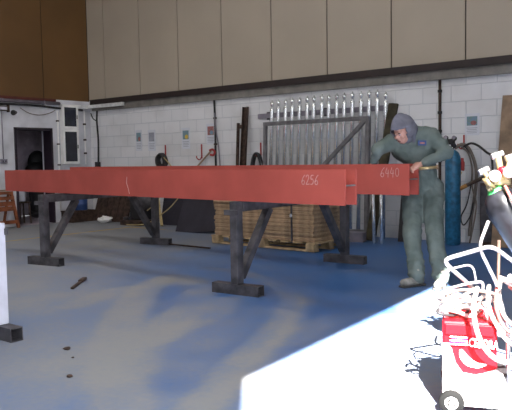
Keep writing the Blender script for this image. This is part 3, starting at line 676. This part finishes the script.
for i, (pts, m_, nm, lb) in enumerate([
    ([(-3.86, 9.46, 1.44), (-3.93, 9.6, 1.40), (-3.83, 9.70, 1.46), (-3.72, 9.70, 1.36), (-3.63, 9.69, 1.10), (-3.64, 9.70, 0.8), (-3.70, 9.7, 0.4), (-3.72, 9.68, 0.12)], M_brownhose, 'welding_hose', 'thickest brown hose draped over red hook beside blue cylinder'),
    ([(-3.80, 9.68, 1.43), (-3.70, 9.66, 1.47), (-3.60, 9.66, 1.44), (-3.45, 9.60, 1.34), (-3.36, 9.56, 1.26), (-3.32, 9.50, 0.95)], M_black, 'welding_hose', 'black hose arching right from red hook towards timber board'),
    ([(-3.84, 9.66, 1.42), (-3.76, 9.65, 1.40), (-3.69, 9.65, 1.2), (-3.68, 9.65, 0.95), (-3.75, 9.66, 0.6), (-3.84, 9.66, 0.40), (-3.80, 9.66, 0.28), (-3.70, 9.66, 0.42), (-3.66, 9.66, 0.62)], M_black, 'welding_hose', 'thin black hose looping low beside the blue cylinder'),
    ([(-3.82, 9.64, 1.41), (-3.72, 9.62, 1.33), (-3.66, 9.62, 1.1), (-3.66, 9.62, 0.85), (-3.60, 9.62, 0.6), (-3.63, 9.6, 0.3), (-3.68, 9.58, 0.03)], M_brownhose, 'welding_hose', 'thin brown hose hanging right of the looped black hose')]):
    tag(MB().tube(catmull(pts, 8), (0.024, 0.017, 0.010, 0.013)[i], 8).build(nm, m_), lb, 'hose', 'hoses hanging by the blue cylinder')
t = thing('welding_torch', 'red welding torch hanging beside blue cylinder below the hook', 'torch', (-3.8, 9.6, 1.0))
MB().tube(catmull([(-3.80, 9.60, 1.26), (-3.79, 9.59, 1.16), (-3.80, 9.58, 1.08)], 6), [0.02]*4+[0.03]*5+[0.036]*4, 10).build('handle', M_redpaint, t, True)
MB().tube(catmull([(-3.80, 9.58, 1.06), (-3.84, 9.57, 0.98), (-3.84, 9.56, 0.93)], 6), 0.012, 8).build('nozzle', M_brass, t, True)
t = thing('cutting_torch', 'dark torch with ochre tip lying across the hanging hoses', 'torch', (-3.7, 9.55, 0.8))
MB().tube(catmull([(-3.87, 9.52, 0.78), (-3.78, 9.52, 0.83), (-3.70, 9.53, 0.87)], 5), 0.03, 10).build('grip', M_ochre, t, True)
MB().tube(catmull([(-3.70, 9.53, 0.87), (-3.58, 9.55, 0.93), (-3.46, 9.58, 0.99)], 5), 0.028, 10).build('barrel', M_rust, t, True)
t = thing('steel_locker', 'dark low steel locker by back wall right of hanging hoses', 'locker', (-3.44, 9.70, 0))
MB().box((0, 0, 0.45), (0.19, 0.22, 0.9), bevel=0.008).build('locker_body', M_rust, t)
MB().box((0, -0.117, 0.46), (0.16, 0.012, 0.8), bevel=0.003).build('locker_door', M_steel, t)

# ------------------------------------------------------------------ the man
def remeshed(mb, name, m_, parent, vox=0.011, it=4, disp=0.0, dscale=0.12):
    o = mb.build(name, m_, parent, True)
    md = o.modifiers.new('r', 'REMESH'); md.mode = 'VOXEL'; md.voxel_size = vox; md.use_smooth_shade = True
    if it:
        sm = o.modifiers.new('s', 'SMOOTH'); sm.iterations = it; sm.factor = 0.5
    if disp:
        tx = bpy.data.textures.new(name+'_folds', 'CLOUDS'); tx.noise_scale = dscale; tx.noise_depth = 2
        dm = o.modifiers.new('d', 'DISPLACE'); dm.texture = tx; dm.strength = disp; dm.mid_level = 0.5; dm.texture_coords = 'LOCAL'
    bpy.context.view_layer.update()
    dg = bpy.context.evaluated_depsgraph_get()
    me = bpy.data.meshes.new_from_object(o.evaluated_get(dg)); old = o.data
    o.modifiers.clear(); o.data = me; bpy.data.meshes.remove(old); me.name = name
    for p in me.polygons: p.use_smooth = True
    return o
J = dict(hipA=(413, 190, 7.36), hipB=(433, 189, 7.30), kneeA=(412, 236, 7.03), kneeB=(434.5, 236, 6.97), ankA=(417, 275, 6.80), ankB=(441.5, 276, 6.72),
         pel=(423, 182, 7.33), waist=(421, 168, 7.30), chest=(415, 148, 7.22), neck=(409, 131, 7.14), head=(402.5, 131, 7.05),
         shA=(392, 142, 7.20), elA=(378, 150, 7.12), wrA=(374.5, 161, 7.24), shB=(431, 135, 7.12), elB=(446.5, 153, 7.0), wrB=(424, 163, 6.98))
J = {k: at(*v) for k, v in J.items()}
man = thing('person', 'person in green overalls and grey hood bending over far red beam end', 'person', (J['ankA'].x*0.5+J['ankB'].x*0.5, J['ankA'].y*0.5+J['ankB'].y*0.5, 0))
for k in ('A', 'B'): J['ank'+k].z = 0.10
face = (CR*-0.66+Vector((0, 0, -0.50))-FH*0.56).normalized()        # where he looks
side = face.cross(Vector((0, 0, 1))).normalized(); upv = side.cross(face).normalized()
RF = Matrix((side, -face, upv)).transposed()                          # local -y is the face
hd = J['head']
body = MB()
body.ell(hd, (0.076, 0.098, 0.115), RF)
body.ell(hd+face*0.035-upv*0.055, (0.058, 0.065, 0.07), RF)           # jaw
body.ell(hd+face*0.102-upv*0.022, (0.016, 0.026, 0.026), RF)          # nose
body.ell(hd+face*0.085+upv*0.02, (0.05, 0.02, 0.014), RF)             # brow
for s in (-1, 1):
    body.ell(hd+face*0.075+side*0.04*s-upv*0.035, (0.022, 0.02, 0.022), RF)   # cheeks
    body.ell(hd+side*0.08*s-upv*0.01, (0.012, 0.022, 0.032), RF)              # ears
body.ell(hd+face*0.088-upv*0.068, (0.026, 0.014, 0.009), RF)          # lips
body.cap(J['neck']-(J['head']-J['neck']).normalized()*0.02, hd-upv*0.05, 0.06, 0.055)
body.cap(J['pel'], J['waist'], 0.12, 0.11); body.cap(J['waist'], J['chest'], 0.11, 0.13); body.cap(J['chest'], J['neck'], 0.12, 0.06)
for k in 'AB':
    body.cap(J['neck'], J['sh'+k], 0.06, 0.055); body.cap(J['sh'+k], J['el'+k], 0.048, 0.038); body.cap(J['el'+k], J['wr'+k], 0.038, 0.026)
    body.cap(J['pel'], J['hip'+k], 0.10, 0.085); body.cap(J['hip'+k], J['knee'+k], 0.08, 0.055); body.cap(J['knee'+k], J['ank'+k], 0.052, 0.036)
    body.cap(J['ank'+k], J['ank'+k]-Vector((0, 0, 0.05)), 0.036, 0.03)
# hands: a palm and four unequal fingers and a thumb each
def hand(w_, d, n, th, curl=0.5, s=1.0):
    """w_ wrist, d pointing along the hand, n the back of the hand, th thumb side"""
    d = d.normalized(); n = (n-d*n.dot(d)).normalized(); th = (th-d*th.dot(d)-n*th.dot(n)).normalized()
    pc = w_+d*0.05
    R = Matrix((th, n, d)).transposed(); body.ell(pc, (0.042, 0.020, 0.052), R); body.cap(w_-d*0.02, w_+d*0.02, 0.027, 0.027)
    for i, (o_, ln) in enumerate(((0.030, 0.070), (0.010, 0.078), (-0.010, 0.072), (-0.029, 0.056))):
        a = w_+d*0.09+th*o_
        b1 = a+(d*math.cos(curl*0.6)-n*math.sin(curl*0.6))*ln*0.45
        b2 = b1+(d*math.cos(curl*1.6)-n*math.sin(curl*1.6))*ln*0.33
        b3 = b2+(d*math.cos(curl*2.4)-n*math.sin(curl*2.4))*ln*0.25
        body.cap(a-d*0.03, b1, 0.0100, 0.0092, 8); body.cap(b1, b2, 0.0092, 0.0085, 8); body.cap(b2, b3, 0.0085, 0.0075, 8)
    a = w_+d*0.025+th*0.03; b1 = a+(th*0.7+d*0.6-n*0.3).normalized()*0.045; b2 = b1+(th*0.15+d*0.85-n*0.5).normalized()*0.036
    body.cap(a, b1, 0.014, 0.011, 8); body.cap(b1, b2, 0.011, 0.009, 8)
hand(J['wrB']+(J['wrB']-J['elB']).normalized()*0.02, CR*-1-Vector((0, 0, 0.45))+FH*0.15, Vector((0, 0, 1))-FH*0.8, Vector((0, 0, 1))+FH*0.5, 0.75)
hand(J['wrA'], CR*-0.35-Vector((0, 0, 0.5))+FH*0.35, Vector((0, 0, 1))-FH*0.3, CR*1-FH*0.3, 0.6)
remeshed(body, 'body', M_skin, man, 0.0065, 2)
for s in (-1, 1):
    MB().ell(hd+face*0.091+side*0.030*s+upv*0.002, (0.010, 0.006, 0.004), RF, 10, 8).build('eye', M_paleP, man, True)
    MB().ell(hd+face*0.0965+side*0.030*s-upv*0.001, (0.005, 0.003, 0.005), RF, 8, 6).build('iris', M_black, man, True)
    MB().ell(hd+face*0.098+side*0.031*s+upv*0.022, (0.018, 0.006, 0.005), RF, 10, 6).build('eyebrow', M_rust, man, True)
MB().ell(hd+face*0.101-upv*0.068, (0.022, 0.004, 0.003), RF, 10, 6).build('mouth', M_maroon, man, True)
# hood, pulled up and open at the face
hb = MB(); r = bmesh.ops.create_uvsphere(hb.bm, u_segments=36, v_segments=26, radius=1)
for v in hb.bm.verts:
    c = v.co.copy(); back = max(0, c.y); front = max(0, -c.y); top = max(0, c.z)
    p = Vector((c.x*0.122, c.y*0.14+0.02, c.z*0.140))
    p.z += 0.050*top*top*(1-abs(c.x))          # peaked crown
    p.y += -0.045*front*max(0, c.z+0.15)       # brim drawn forward over the brow
    p.y += 0.05*back*(0.4+max(0, -c.z)); p.z -= 0.05*max(0, -c.z)
    p += Vector((0.006*math.sin(c.z*9), 0.005*math.sin(c.x*8+c.z*5), 0.004*math.sin(c.x*11)))
    v.co = p
def face_gap(f):
    c = f.calc_center_median(); return (c.y < -0.045 and c.z < 0.070 and abs(c.x) < 0.100) or (c.z < -0.075 and c.y < 0.02)
bmesh.ops.delete(hb.bm, geom=[f for f in hb.bm.faces if face_gap(f)], context='FACES')
bmesh.ops.solidify(hb.bm, geom=list(hb.bm.faces), thickness=0.012)
hb.bm.transform(Matrix.Translation(hd) @ RF.to_4x4())
hb.build('hood', M_hood, man, True, True)
hb = MB(); nk = J['neck']; hb.cap(nk+upv*0.0, hd-face*0.05-upv*0.08, 0.085, 0.09)
remeshed(hb, 'hood_collar', M_hood, man, 0.012, 4)
# overalls: jacket and legs, one garment
cl = MB()
cl.cap(J['pel'], J['waist'], 0.165, 0.155); cl.cap(J['waist'], J['chest'], 0.16, 0.175); cl.cap(J['chest'], J['neck']-Vector((0, 0, 0.03)), 0.165, 0.09)
cl.ell(J['chest']+CR*0.06, (0.19, 0.15, 0.19)); cl.ell(J['chest']-CR*0.09, (0.17, 0.14, 0.16))
for k in 'AB':
    cl.cap(J['neck']-Vector((0, 0, 0.04)), J['sh'+k], 0.10, 0.088)
    cl.cap(J['sh'+k], J['el'+k], 0.088, 0.068); cl.cap(J['el'+k], J['wr'+k], 0.068, 0.046)
rr = random.Random(4)
for k in 'AB':                                                   # sleeve creases
    for t_ in (0.35, 0.6, 0.85, 1.0):
        c = J['sh'+k].lerp(J['el'+k], t_); cl.ell(c+Vector((rr.uniform(-.012, .012), rr.uniform(-.012, .012), rr.uniform(-.01, .01))), (0.083-0.012*t_,)*3)
tr = cl
tr.cap(J['pel']+Vector((0, 0, 0.06)), J['pel']-Vector((0, 0, 0.04)), 0.16, 0.165)
for k in 'AB':
    hem = J['ank'+k]+Vector((0, 0, -0.01))
    tr.cap(J['pel'], J['hip'+k], 0.15, 0.125); tr.cap(J['hip'+k], J['knee'+k], 0.122, 0.093); tr.cap(J['knee'+k], hem, 0.092, 0.078)
    for t_ in (0.62, 0.78, 0.93):
        c = J['knee'+k].lerp(hem, t_); tr.ell(c+Vector((rr.uniform(-.012, .012), rr.uniform(-.012, .012), 0)), (0.092, 0.092, 0.05))
remeshed(tr, 'overalls', M_overall, man, 0.012, 5, 0.034, 0.10)
# collar, zip, pocket, badge
cb_ = J['neck']
MB().tube(catmull([cb_+CR*0.075-FH*0.03-Vector((0, 0, 0.02)), cb_+CR*0.085+FH*0.05+Vector((0, 0, 0.03)), cb_+FH*0.09+Vector((0, 0, 0.03)), cb_-CR*0.09+FH*0.04-Vector((0, 0, 0.0))], 6), 0.028, 10).build('collar', M_overall, man, True)
zp = [J['neck']-FH*0.125+CR*0.0-Vector((0, 0, 0.09)), J['chest']-FH*0.205-Vector((0, 0, 0.0)), J['waist']-FH*0.185]
def badge(c, w_, h_, m_, nm, d_=0.006, par=None):
    R = Matrix((CR, FH, Vector((0, 0, 1)))).transposed()
    return MB().box(c, (w_, d_, h_), R, 0.0015).build(nm, m_, par or man, True)
bc = at(422, 143, 6.965)
bd = badge(bc, 0.085, 0.052, M_bluebox, 'chest_badge', 0.02); bd['label'] = 'blue chest badge with a red mark'
badge(bc-FH*0.012+CR*0.0, 0.05, 0.018, M_picB, 'badge_mark', 0.006, bd)
# boots
for k, dv in (('A', CR*-0.85-FH*0.45), ('B', CR*-0.45-FH*0.85)):
    dv = Vector((dv.x, dv.y, 0)).normalized(); sv = Vector((-dv.y, dv.x, 0)); a = J['ank'+k].copy(); a.z = 0
    bt = MB(); bt.cap(a+Vector((0, 0, 0.14)), a+Vector((0, 0, 0.06)), 0.05, 0.05)
    bt.cap(a-dv*0.04+Vector((0, 0, 0.055)), a+dv*0.10+Vector((0, 0, 0.05)), 0.046, 0.043); bt.cap(a+dv*0.09+Vector((0, 0, 0.05)), a+dv*0.17+Vector((0, 0, 0.048)), 0.046, 0.040)
    bo = remeshed(bt, 'boot', M_boot, man, 0.009, 3)
    so = MB(); R = Matrix((dv, sv, Vector((0, 0, 1)))).transposed(); so.box(a+dv*0.06+Vector((0, 0, 0.012)), (0.29, 0.088, 0.024), R, 0.01); so.build('sole', M_sole, bo, True)
# what he holds
t = thing('hand_tool', 'short brass-coloured rod held against beam by the man', 'rod', at(428, 168, 6.9))
MB().tube([at(419, 168.8, 6.90), at(437, 167.2, 6.88)], 0.016, 12).build('rod_body', M_brass, t, True)
MB().tube([at(436.4, 167.3, 6.88), at(438, 167.1, 6.88)], 0.024, 12).build('end_ring', M_timber, t, True)

# ------------------------------------------------------------------ welding machine (local x runs to the right, local y away)
def loc_of(p, root):
    v = Vector(p)-root.location; c, s = math.cos(YAW), math.sin(YAW)
    return Vector((v.x*c+v.y*s, -v.x*s+v.y*c, v.z))
wx = at(469.5, 300, 3.38)
wm = thing('welding_machine', 'red and white wheeled welding machine at lower right in the sun', 'welding machine', (wx.x, wx.y, 0), YAW-math.radians(16.5))
W2 = 0.131; Z0, Z1 = 0.05, 0.465
MB().box((0, 0.20, (Z0+Z1)/2), (2*W2, 0.40, Z1-Z0), bevel=0.012).build('cabinet', M_weldred, wm)
MB().box((0.0, -0.006, 0.425), (2*W2-0.03, 0.012, 0.055), bevel=0.004).build('control_panel', M_weldred, wm)
# lower white side moulding, flaring to the right
fr = MB(); poly = [(-W2+0.002, 0.04), (0.177, 0.04), (0.177, 0.16), (0.16, 0.205), (0.126, 0.235), (0.08, 0.213), (0.027, 0.199), (-0.032, 0.207), (-0.066, 0.255), (-0.085, 0.325), (-0.1, 0.352), (-W2+0.002, 0.352)]
fr.prism(poly, 0.03, Matrix.Translation((0, -0.016, 0)))
fr.build('white_moulding', M_weldwhite, wm)['label'] = 'white lower moulding'
sw = MB()                                            # white leaf shape inside the red sweep
lf = catmull([(-0.046, 0, 0.318), (-0.033, 0, 0.322), (-0.012, 0, 0.298), (0.027, 0, 0.266), (0.083, 0, 0.255), (0.043, 0, 0.236), (-0.008, 0, 0.243), (-0.042, 0, 0.278)], 5, True)
sw.prism([(v.x, v.z) for v in lf], 0.008, Matrix.Translation((0, -0.006, 0))); sw.build('white_leaf', M_weldwhite, wm)
st = MB()
for k in range(3): st.box((-0.050, -0.0135, 0.388-0.018*k), (0.085, 0.004, 0.008))
st.build('white_stripes', M_weldwhite, wm)
st = MB()
for k in range(9): st.box((-0.088+0.009*k, -0.0155, 0.370), (0.0045, 0.003, 0.052), Matrix.Rotation(0.5, 3, 'Y'))
st.build('purple_hatching', M_purple, wm)
fc = bpy.data.curves.new('lettering', 'FONT'); fc.body = 'CEBORA'; fc.size = 0.060; fc.extrude = 0.002; fc.align_x = 'LEFT'; fc.offset = 0.0012
fo = bpy.data.objects.new('lettering', fc); COL.objects.link(fo); bpy.context.view_layer.update()
me = bpy.data.meshes.new_from_object(fo.evaluated_get(bpy.context.evaluated_depsgraph_get())); bpy.data.objects.remove(fo)
lt = bpy.data.objects.new('lettering', me); COL.objects.link(lt); lt.parent = wm; lt.location = (-0.004, -0.014, 0.345); lt.rotation_euler = (PI/2, 0.06, 0); lt.scale = (0.60, 1, 1)
me.materials.clear(); me.materials.append(M_weldwhite); lt['label'] = 'white lettering reading CEBORA'
hd_ = MB().tube(fillet([(-W2+0.02, 0.06, 0.45), (-W2+0.02, 0.06, 0.53), (W2-0.05, 0.06, 0.53), (W2-0.05, 0.06, 0.45)], 0.04), 0.012, 10).build('carry_handle', M_chrome, wm)
def wheel(root, c, r_, w_, ax=(0, 1, 0), name='wheel', hubm=M_weldwhite):
    o = MB(); o.lathe([(r_*0.5, -w_/2), (r_*0.92, -w_/2), (r_, -w_/4), (r_, w_/4), (r_*0.92, w_/2), (r_*0.5, w_/2)], c, ax, 28)
    wh = o.build(name, M_tyre, root)
    h = MB().lathe([(r_*0.56, -w_*0.42), (r_*0.5, -w_*0.56), (r_*0.2, -w_*0.45), (r_*0.2, -w_*0.7), (0.002, -w_*0.72)], c, ax, 24).build('hub', hubm, wh)
    return wh
wheel(wm, (-0.085, -0.04, 0.062), 0.062, 0.03); wheel(wm, (-0.085, 0.43, 0.062), 0.062, 0.03)
MB().tube([(-0.085, -0.045, 0.062), (-0.085, 0.44, 0.062)], 0.008, 8).build('axle', M_steel, wm)
for y in (0.04, 0.36):
    MB().lathe([(0.03, -0.012), (0.034, 0), (0.03, 0.012)], (W2-0.02, y, 0.034), (0, 1, 0), 16).build('castor', M_black, wm)
MB().box((W2+0.03, 0.17, 0.12), (0.05, 0.22, 0.14), bevel=0.01).build('rear_box', M_black, wm)
# torch lead and earth lead lying on the machine
def lead(pts, r_, m_, nm, lb, n=8, grp='leads heaped on the welding machine', cat='cable'):
    return tag(MB().tube(catmull(pts, 7), r_, n).build(nm, m_), lb, cat, grp)
A_ = lambda x, y, d: tuple(at(x, y, d))
rr = random.Random(21)
def heap(cx, cy, d, rx, ry, n, seed, flat=0.0):
    rr = random.Random(seed); pts = []
    for i in range(n*9+1):
        a = 2*PI*i/9+seed; k = 1+rr.uniform(-0.12, 0.12)
        pts.append(A_(cx+rx*k*math.cos(a), cy+ry*k*math.sin(a), d+0.05*math.sin(a*0.7+seed)+rr.uniform(-0.02, 0.02)))
    return pts
lead([A_(430, 306, 3.55), A_(436, 297, 3.55), A_(447, 300, 3.50), A_(460, 306, 3.48), A_(474, 303, 3.5), A_(484, 296, 3.52)], 0.010, M_hosepale, 'torch_lead', 'pale lead with its end sticking out left over the welding machine')
lead([A_(433, 314, 3.52), A_(446, 310, 3.47), A_(458, 312, 3.44), A_(470, 316, 3.45), A_(482, 308, 3.5), A_(492, 298, 3.52)], 0.011, M_hosepale, 'torch_lead', 'pale lead lying along the top edge of the welding machine')
lead([A_(437, 290, 3.6), A_(440, 300, 3.55), A_(449, 306, 3.5), A_(460, 298, 3.5), A_(470, 292, 3.55), A_(480, 290, 3.55)], 0.009, M_chrome, 'earth_lead', 'white lead bent down at the left of welding machine top')
lead(heap(462, 303, 3.53, 20, 6, 2, 1), 0.008, M_hosepale, 'torch_lead', 'flat pale coil of lead on the welding machine top')
lead(heap(470, 297, 3.62, 24, 7, 2, 3), 0.008, M_brownhose, 'earth_lead', 'flat darker coil of lead behind the pale one on machine', cat='cable')
lead(heap(452, 311, 3.50, 15, 4, 1, 5), 0.007, M_black, 'earth_lead', 'thin black lead loop on the front of machine top')
t = thing('earth_clamp', 'grey earth clamp poking out left of the welding machine top', 'clamp', at(436, 305, 3.5))
MB().bar(at(428, 311, 3.5), at(446, 305, 3.48), 0.018, 0.012).build('jaw', M_trunk, t, True)
MB().bar(at(429, 315, 3.5), at(446, 308, 3.48), 0.018, 0.012).build('jaw', M_trunk, t, True)
MB().lathe([(0.016, -0.014), (0.016, 0.014)], at(441, 308, 3.48), FH, 12).build('spring', M_steel, t, True)
# hose coils hanging in front
GH = 'hose loops hanging before the welding machine'
def loop(pts, d, r_, m_, lb): lead([A_(x, y, d+(0.09 if y < 300 else 0.0)+0.0006*abs(y-340)) for x, y in pts], r_, m_, 'hanging_hose', lb, grp=GH, cat='hose')
loop([(477, 288), (474, 303), (474.5, 320), (479, 337), (487, 351), (498, 360), (512, 362), (530, 354), (540, 330), (536, 303), (522, 284), (500, 279)], 3.27, 0.0125, M_hosepale, 'outermost pale hose loop hanging before the welding machine')
loop([(489, 286), (488, 300), (491, 314), (497, 326), (504, 337), (515, 345), (529, 336), (533, 315), (525, 294), (505, 281)], 3.315, 0.011, M_hosepale, 'second pale hose loop, inside the outermost one')
loop([(497, 288), (496, 305), (500, 320), (508, 331), (520, 333), (527, 317), (522, 298), (509, 286)], 3.355, 0.010, M_hosepink, 'faded red hose loop inside the pale loops')
loop([(501, 276), (499, 292), (501, 308), (507, 320), (517, 325), (523, 308), (518, 288), (509, 275)], 3.40, 0.011, M_hosepale, 'innermost pale hose loop hanging by the brown pole')

# ------------------------------------------------------------------ bottle trolley and black bottle, tilted back
D0 = 3.86
tr_ = thing('bottle_trolley', 'white tubular bottle trolley tilted back behind the welding machine', 'trolley', at(500, 300, D0), YAW)
tr_.location.z = 0
def wtube(pts, r_, nm, m_=M_chrome, fr_=0.05, par=None): return MB().tube(fillet([at(*p) for p in pts], fr_, 5), r_, 10).build(nm, m_, par or tr_, True)
# axis of the bottle, tilted with its head up to the left
ax0 = at(505, 207, D0+0.02); ax1 = at(596, 344, D0+0.06)
axd = (ax0-ax1).normalized()
wtube([(477, 292, 3.66), (442, 260, 3.66), (492, 245.5, 3.70), (540, 282, 3.76), (600, 372, 3.84)], 0.0115, 'handle_tube')
wtube([(488.5, 221, 3.735), (478.5, 247, 3.72), (497, 284, 3.7), (508, 330, 3.7)], 0.0095, 'side_tube')
wtube([(444, 292, 3.64), (446, 270, 3.64), (473, 263.5, 3.66), (476.5, 284, 3.66)], 0.006, 'hoop')
wtube([(447, 289, 3.62), (470, 283, 3.62), (483, 281.5, 3.64), (483, 291, 3.64)], 0.008, 'lower_hoop')
wtube([(499, 240, 3.72), (498, 292, 3.7), (497, 330, 3.7)], 0.009, 'stay_rod', M_rust)
fa, fb = at(597, 352, D0-0.16), at(597, 352, D0+0.26)
MB().tube([fa, fb], 0.012, 10).build('axle', M_steel, tr_, True)
for p, s_n in ((fa, 0), (fb, 1)):
    c = loc_of(p, tr_); c.z = 0.11
    wheel(tr_, c, 0.11, 0.045, hubm=M_chrome)
    MB().bar(tr_.matrix_basis @ c if False else p, (p.x, p.y, 0.11), 0.02, 0.02).build('axle_bracket', M_steel, tr_, True)
wtube([(560, 330, 3.76), (597, 352, 3.72)], 0.012, 'frame_tube'); wtube([(508, 330, 3.7), (597, 352, 3.72)], 0.012, 'frame_tube')
c = at(508, 330, 3.7); MB().tube([c, (c.x, c.y, 0.0)], 0.012, 10).build('prop_leg', M_chrome, tr_, True)
MB().bar(at(566, 318, D0-0.17), at(626, 372, D0-0.17), 0.03, 0.03).build('shelf_arm', M_chrome, tr_, True)
# the bottle
bt = thing('gas_bottle', 'black gas bottle with brass valve leaning back in white trolley', 'gas bottle', (ax1.x, ax1.y, ax1.z))
L_ = (ax0-ax1).length; rB = 0.107
MB().lathe([(0.09, 0), (rB, 0.02), (rB, L_-0.01), (rB*0.95, L_+0.03), (rB*0.78, L_+0.075), (rB*0.5, L_+0.105), (0.035, L_+0.118)], ax1, axd, 32).build('bottle_body', M_bottle, bt, True)
MB().lathe([(0.055, L_+0.099), (0.04, L_+0.118), (0.036, L_+0.125)], ax1, axd, 20).build('shoulder_band', M_greenp, bt, True)
tip = ax1+axd*(L_+0.12)
vl = MB().lathe([(0.03, 0), (0.03, 0.03), (0.022, 0.04), (0.022, 0.085)], tip, axd, 14).build('valve', M_brass, bt, True)
rg = MB()
rg.tube([at(491, 182, D0), at(484, 172, D0)], 0.014, 10); rg.tube([at(502, 178, D0), at(498, 156, D0)], 0.018, 10); rg.tube([at(506, 180, D0-0.03), at(511, 158, D0-0.03)], 0.016, 10)
rg.box(at(500, 180, D0), (0.11, 0.06, 0.06), Matrix.Rotation(YAW, 3, 'Z'), 0.012)
rg.tube([at(494, 188, D0-0.04), at(486, 180, D0-0.06)], 0.012, 8)
rgo = rg.build('regulator', M_brass, bt, True)
for p, q, r_ in (((479, 173, D0), (488.5, 168.5, D0), 0.017), ((491.5, 157, D0), (503, 153, D0), 0.017), ((506, 159, D0-0.03), (518, 155, D0-0.03), 0.019)):
    MB().tube([at(*p), at(*q)], r_, 12).build('hand_wheel', M_chrome, rgo, True)
for p in ((494, 176, D0-0.05), (508, 172, D0-0.06)):
    g_ = MB().lathe([(0.034, 0), (0.034, 0.025), (0.028, 0.028)], at(*p), -FH, 16).build('gauge', M_chrome, rgo, True)
MB().ell(at(502, 170, D0-0.05), (0.022, 0.022, 0.022)).build('red_knob', M_weldred, rgo, True)
wtube([(505, 186, D0-0.06), (512, 200, D0-0.13), (530, 230, D0-0.14), (536, 270, D0-0.14)], 0.009, 'regulator_hose', M_hosepink, 0.05, bt)

# ------------------------------------------------------------------ light
ROOF = 2.7
def lamp(label, x, y, power, size):  # unseen ceiling fixture added for even fill light
    t = thing('added_fill_lamp', label, 'lamp', (x, y, CZ-0.9), 0, 'added fill lamps')
    MB().lathe([(0.30, 0.0), (0.305, 0.01), (0.24, 0.16), (0.10, 0.26), (0.09, 0.42), (0.05, 0.43)], (0, 0, 0), n=24).build('reflector', M_galv, t)
    MB().tube([(0, 0, 0.42), (0, 0, 0.9)], 0.015, 8).build('drop_rod', M_steel, t)
    l = bpy.data.lights.new('lamp_light', 'AREA'); l.shape = 'DISK'; l.size = size; l.energy = power; l.color = (1.0, 0.93, 0.83)
    lo = bpy.data.objects.new('lamp_light', l); COL.objects.link(lo); lo.parent = t; lo.location = (0, 0, -0.02)
for i, (x, y, pw) in enumerate(((-9.0, 5.0, 12), (-5.0, 6.0, 12), (-4.5, 1.5, 8))):
    lamp(('added fill lamp over the far end of red beams', 'added fill lamp over the middle of the workshop', 'added fill lamp near the doorway side')[i], x, y, pw, 0.55)
# glowing panels added under the roof to brighten the walls
M_roof_fill = bpy.data.materials.new('added_glow_panel'); M_roof_fill.use_nodes = True
e_ = M_roof_fill.node_tree.nodes['Principled BSDF']; e_.inputs['Base Color'].default_value = (0.8, 0.8, 0.8, 1)
e_.inputs['Emission Color'].default_value = (1.0, 0.955, 0.90, 1); e_.inputs['Emission Strength'].default_value = ROOF
n_ = 1
for y in (0.6, 4.4):
    for x in (-10.2, -6.8, -3.4):
        w_ = struct('fill_panel_%d' % n_, MB().span((x-1.3, y-0.6, CZ-0.03), (x+1.3, y+0.6, CZ-0.001)), M_roof_fill); n_ += 1
sd = Vector((-0.615, 0.788, -0.84)).normalized()
sun = bpy.data.lights.new('sun', 'SUN'); sun.energy = 34; sun.angle = math.radians(0.53); sun.color = (1.0, 0.96, 0.9)
so = bpy.data.objects.new('sun', sun); COL.objects.link(so); so.rotation_euler = sd.to_track_quat('-Z', 'Y').to_euler()
so.location = (4, -4, 8)
po = bpy.data.lights.new('door_portal', 'AREA'); po.shape = 'RECTANGLE'; po.size = 3.6; po.size_y = LZ; po.cycles.is_portal = True
pb = bpy.data.objects.new('door_portal', po); COL.objects.link(pb)
pb.location = (RW(0.22)+0.1, 0.22, LZ/2); pb.rotation_euler = (-nrm).to_track_quat('-Z', 'Z').to_euler()
wd = bpy.data.worlds.new('sky'); S.world = wd; wd.use_nodes = True
bg = wd.node_tree.nodes['Background']; bg.inputs['Color'].default_value = (0.90, 0.94, 1.0, 1); bg.inputs['Strength'].default_value = 4.6

S.view_settings.view_transform = 'Standard'; S.view_settings.look = 'None'; S.view_settings.gamma = 1.0
S.view_settings.use_curve_mapping = False; S.view_settings.exposure = 1.0
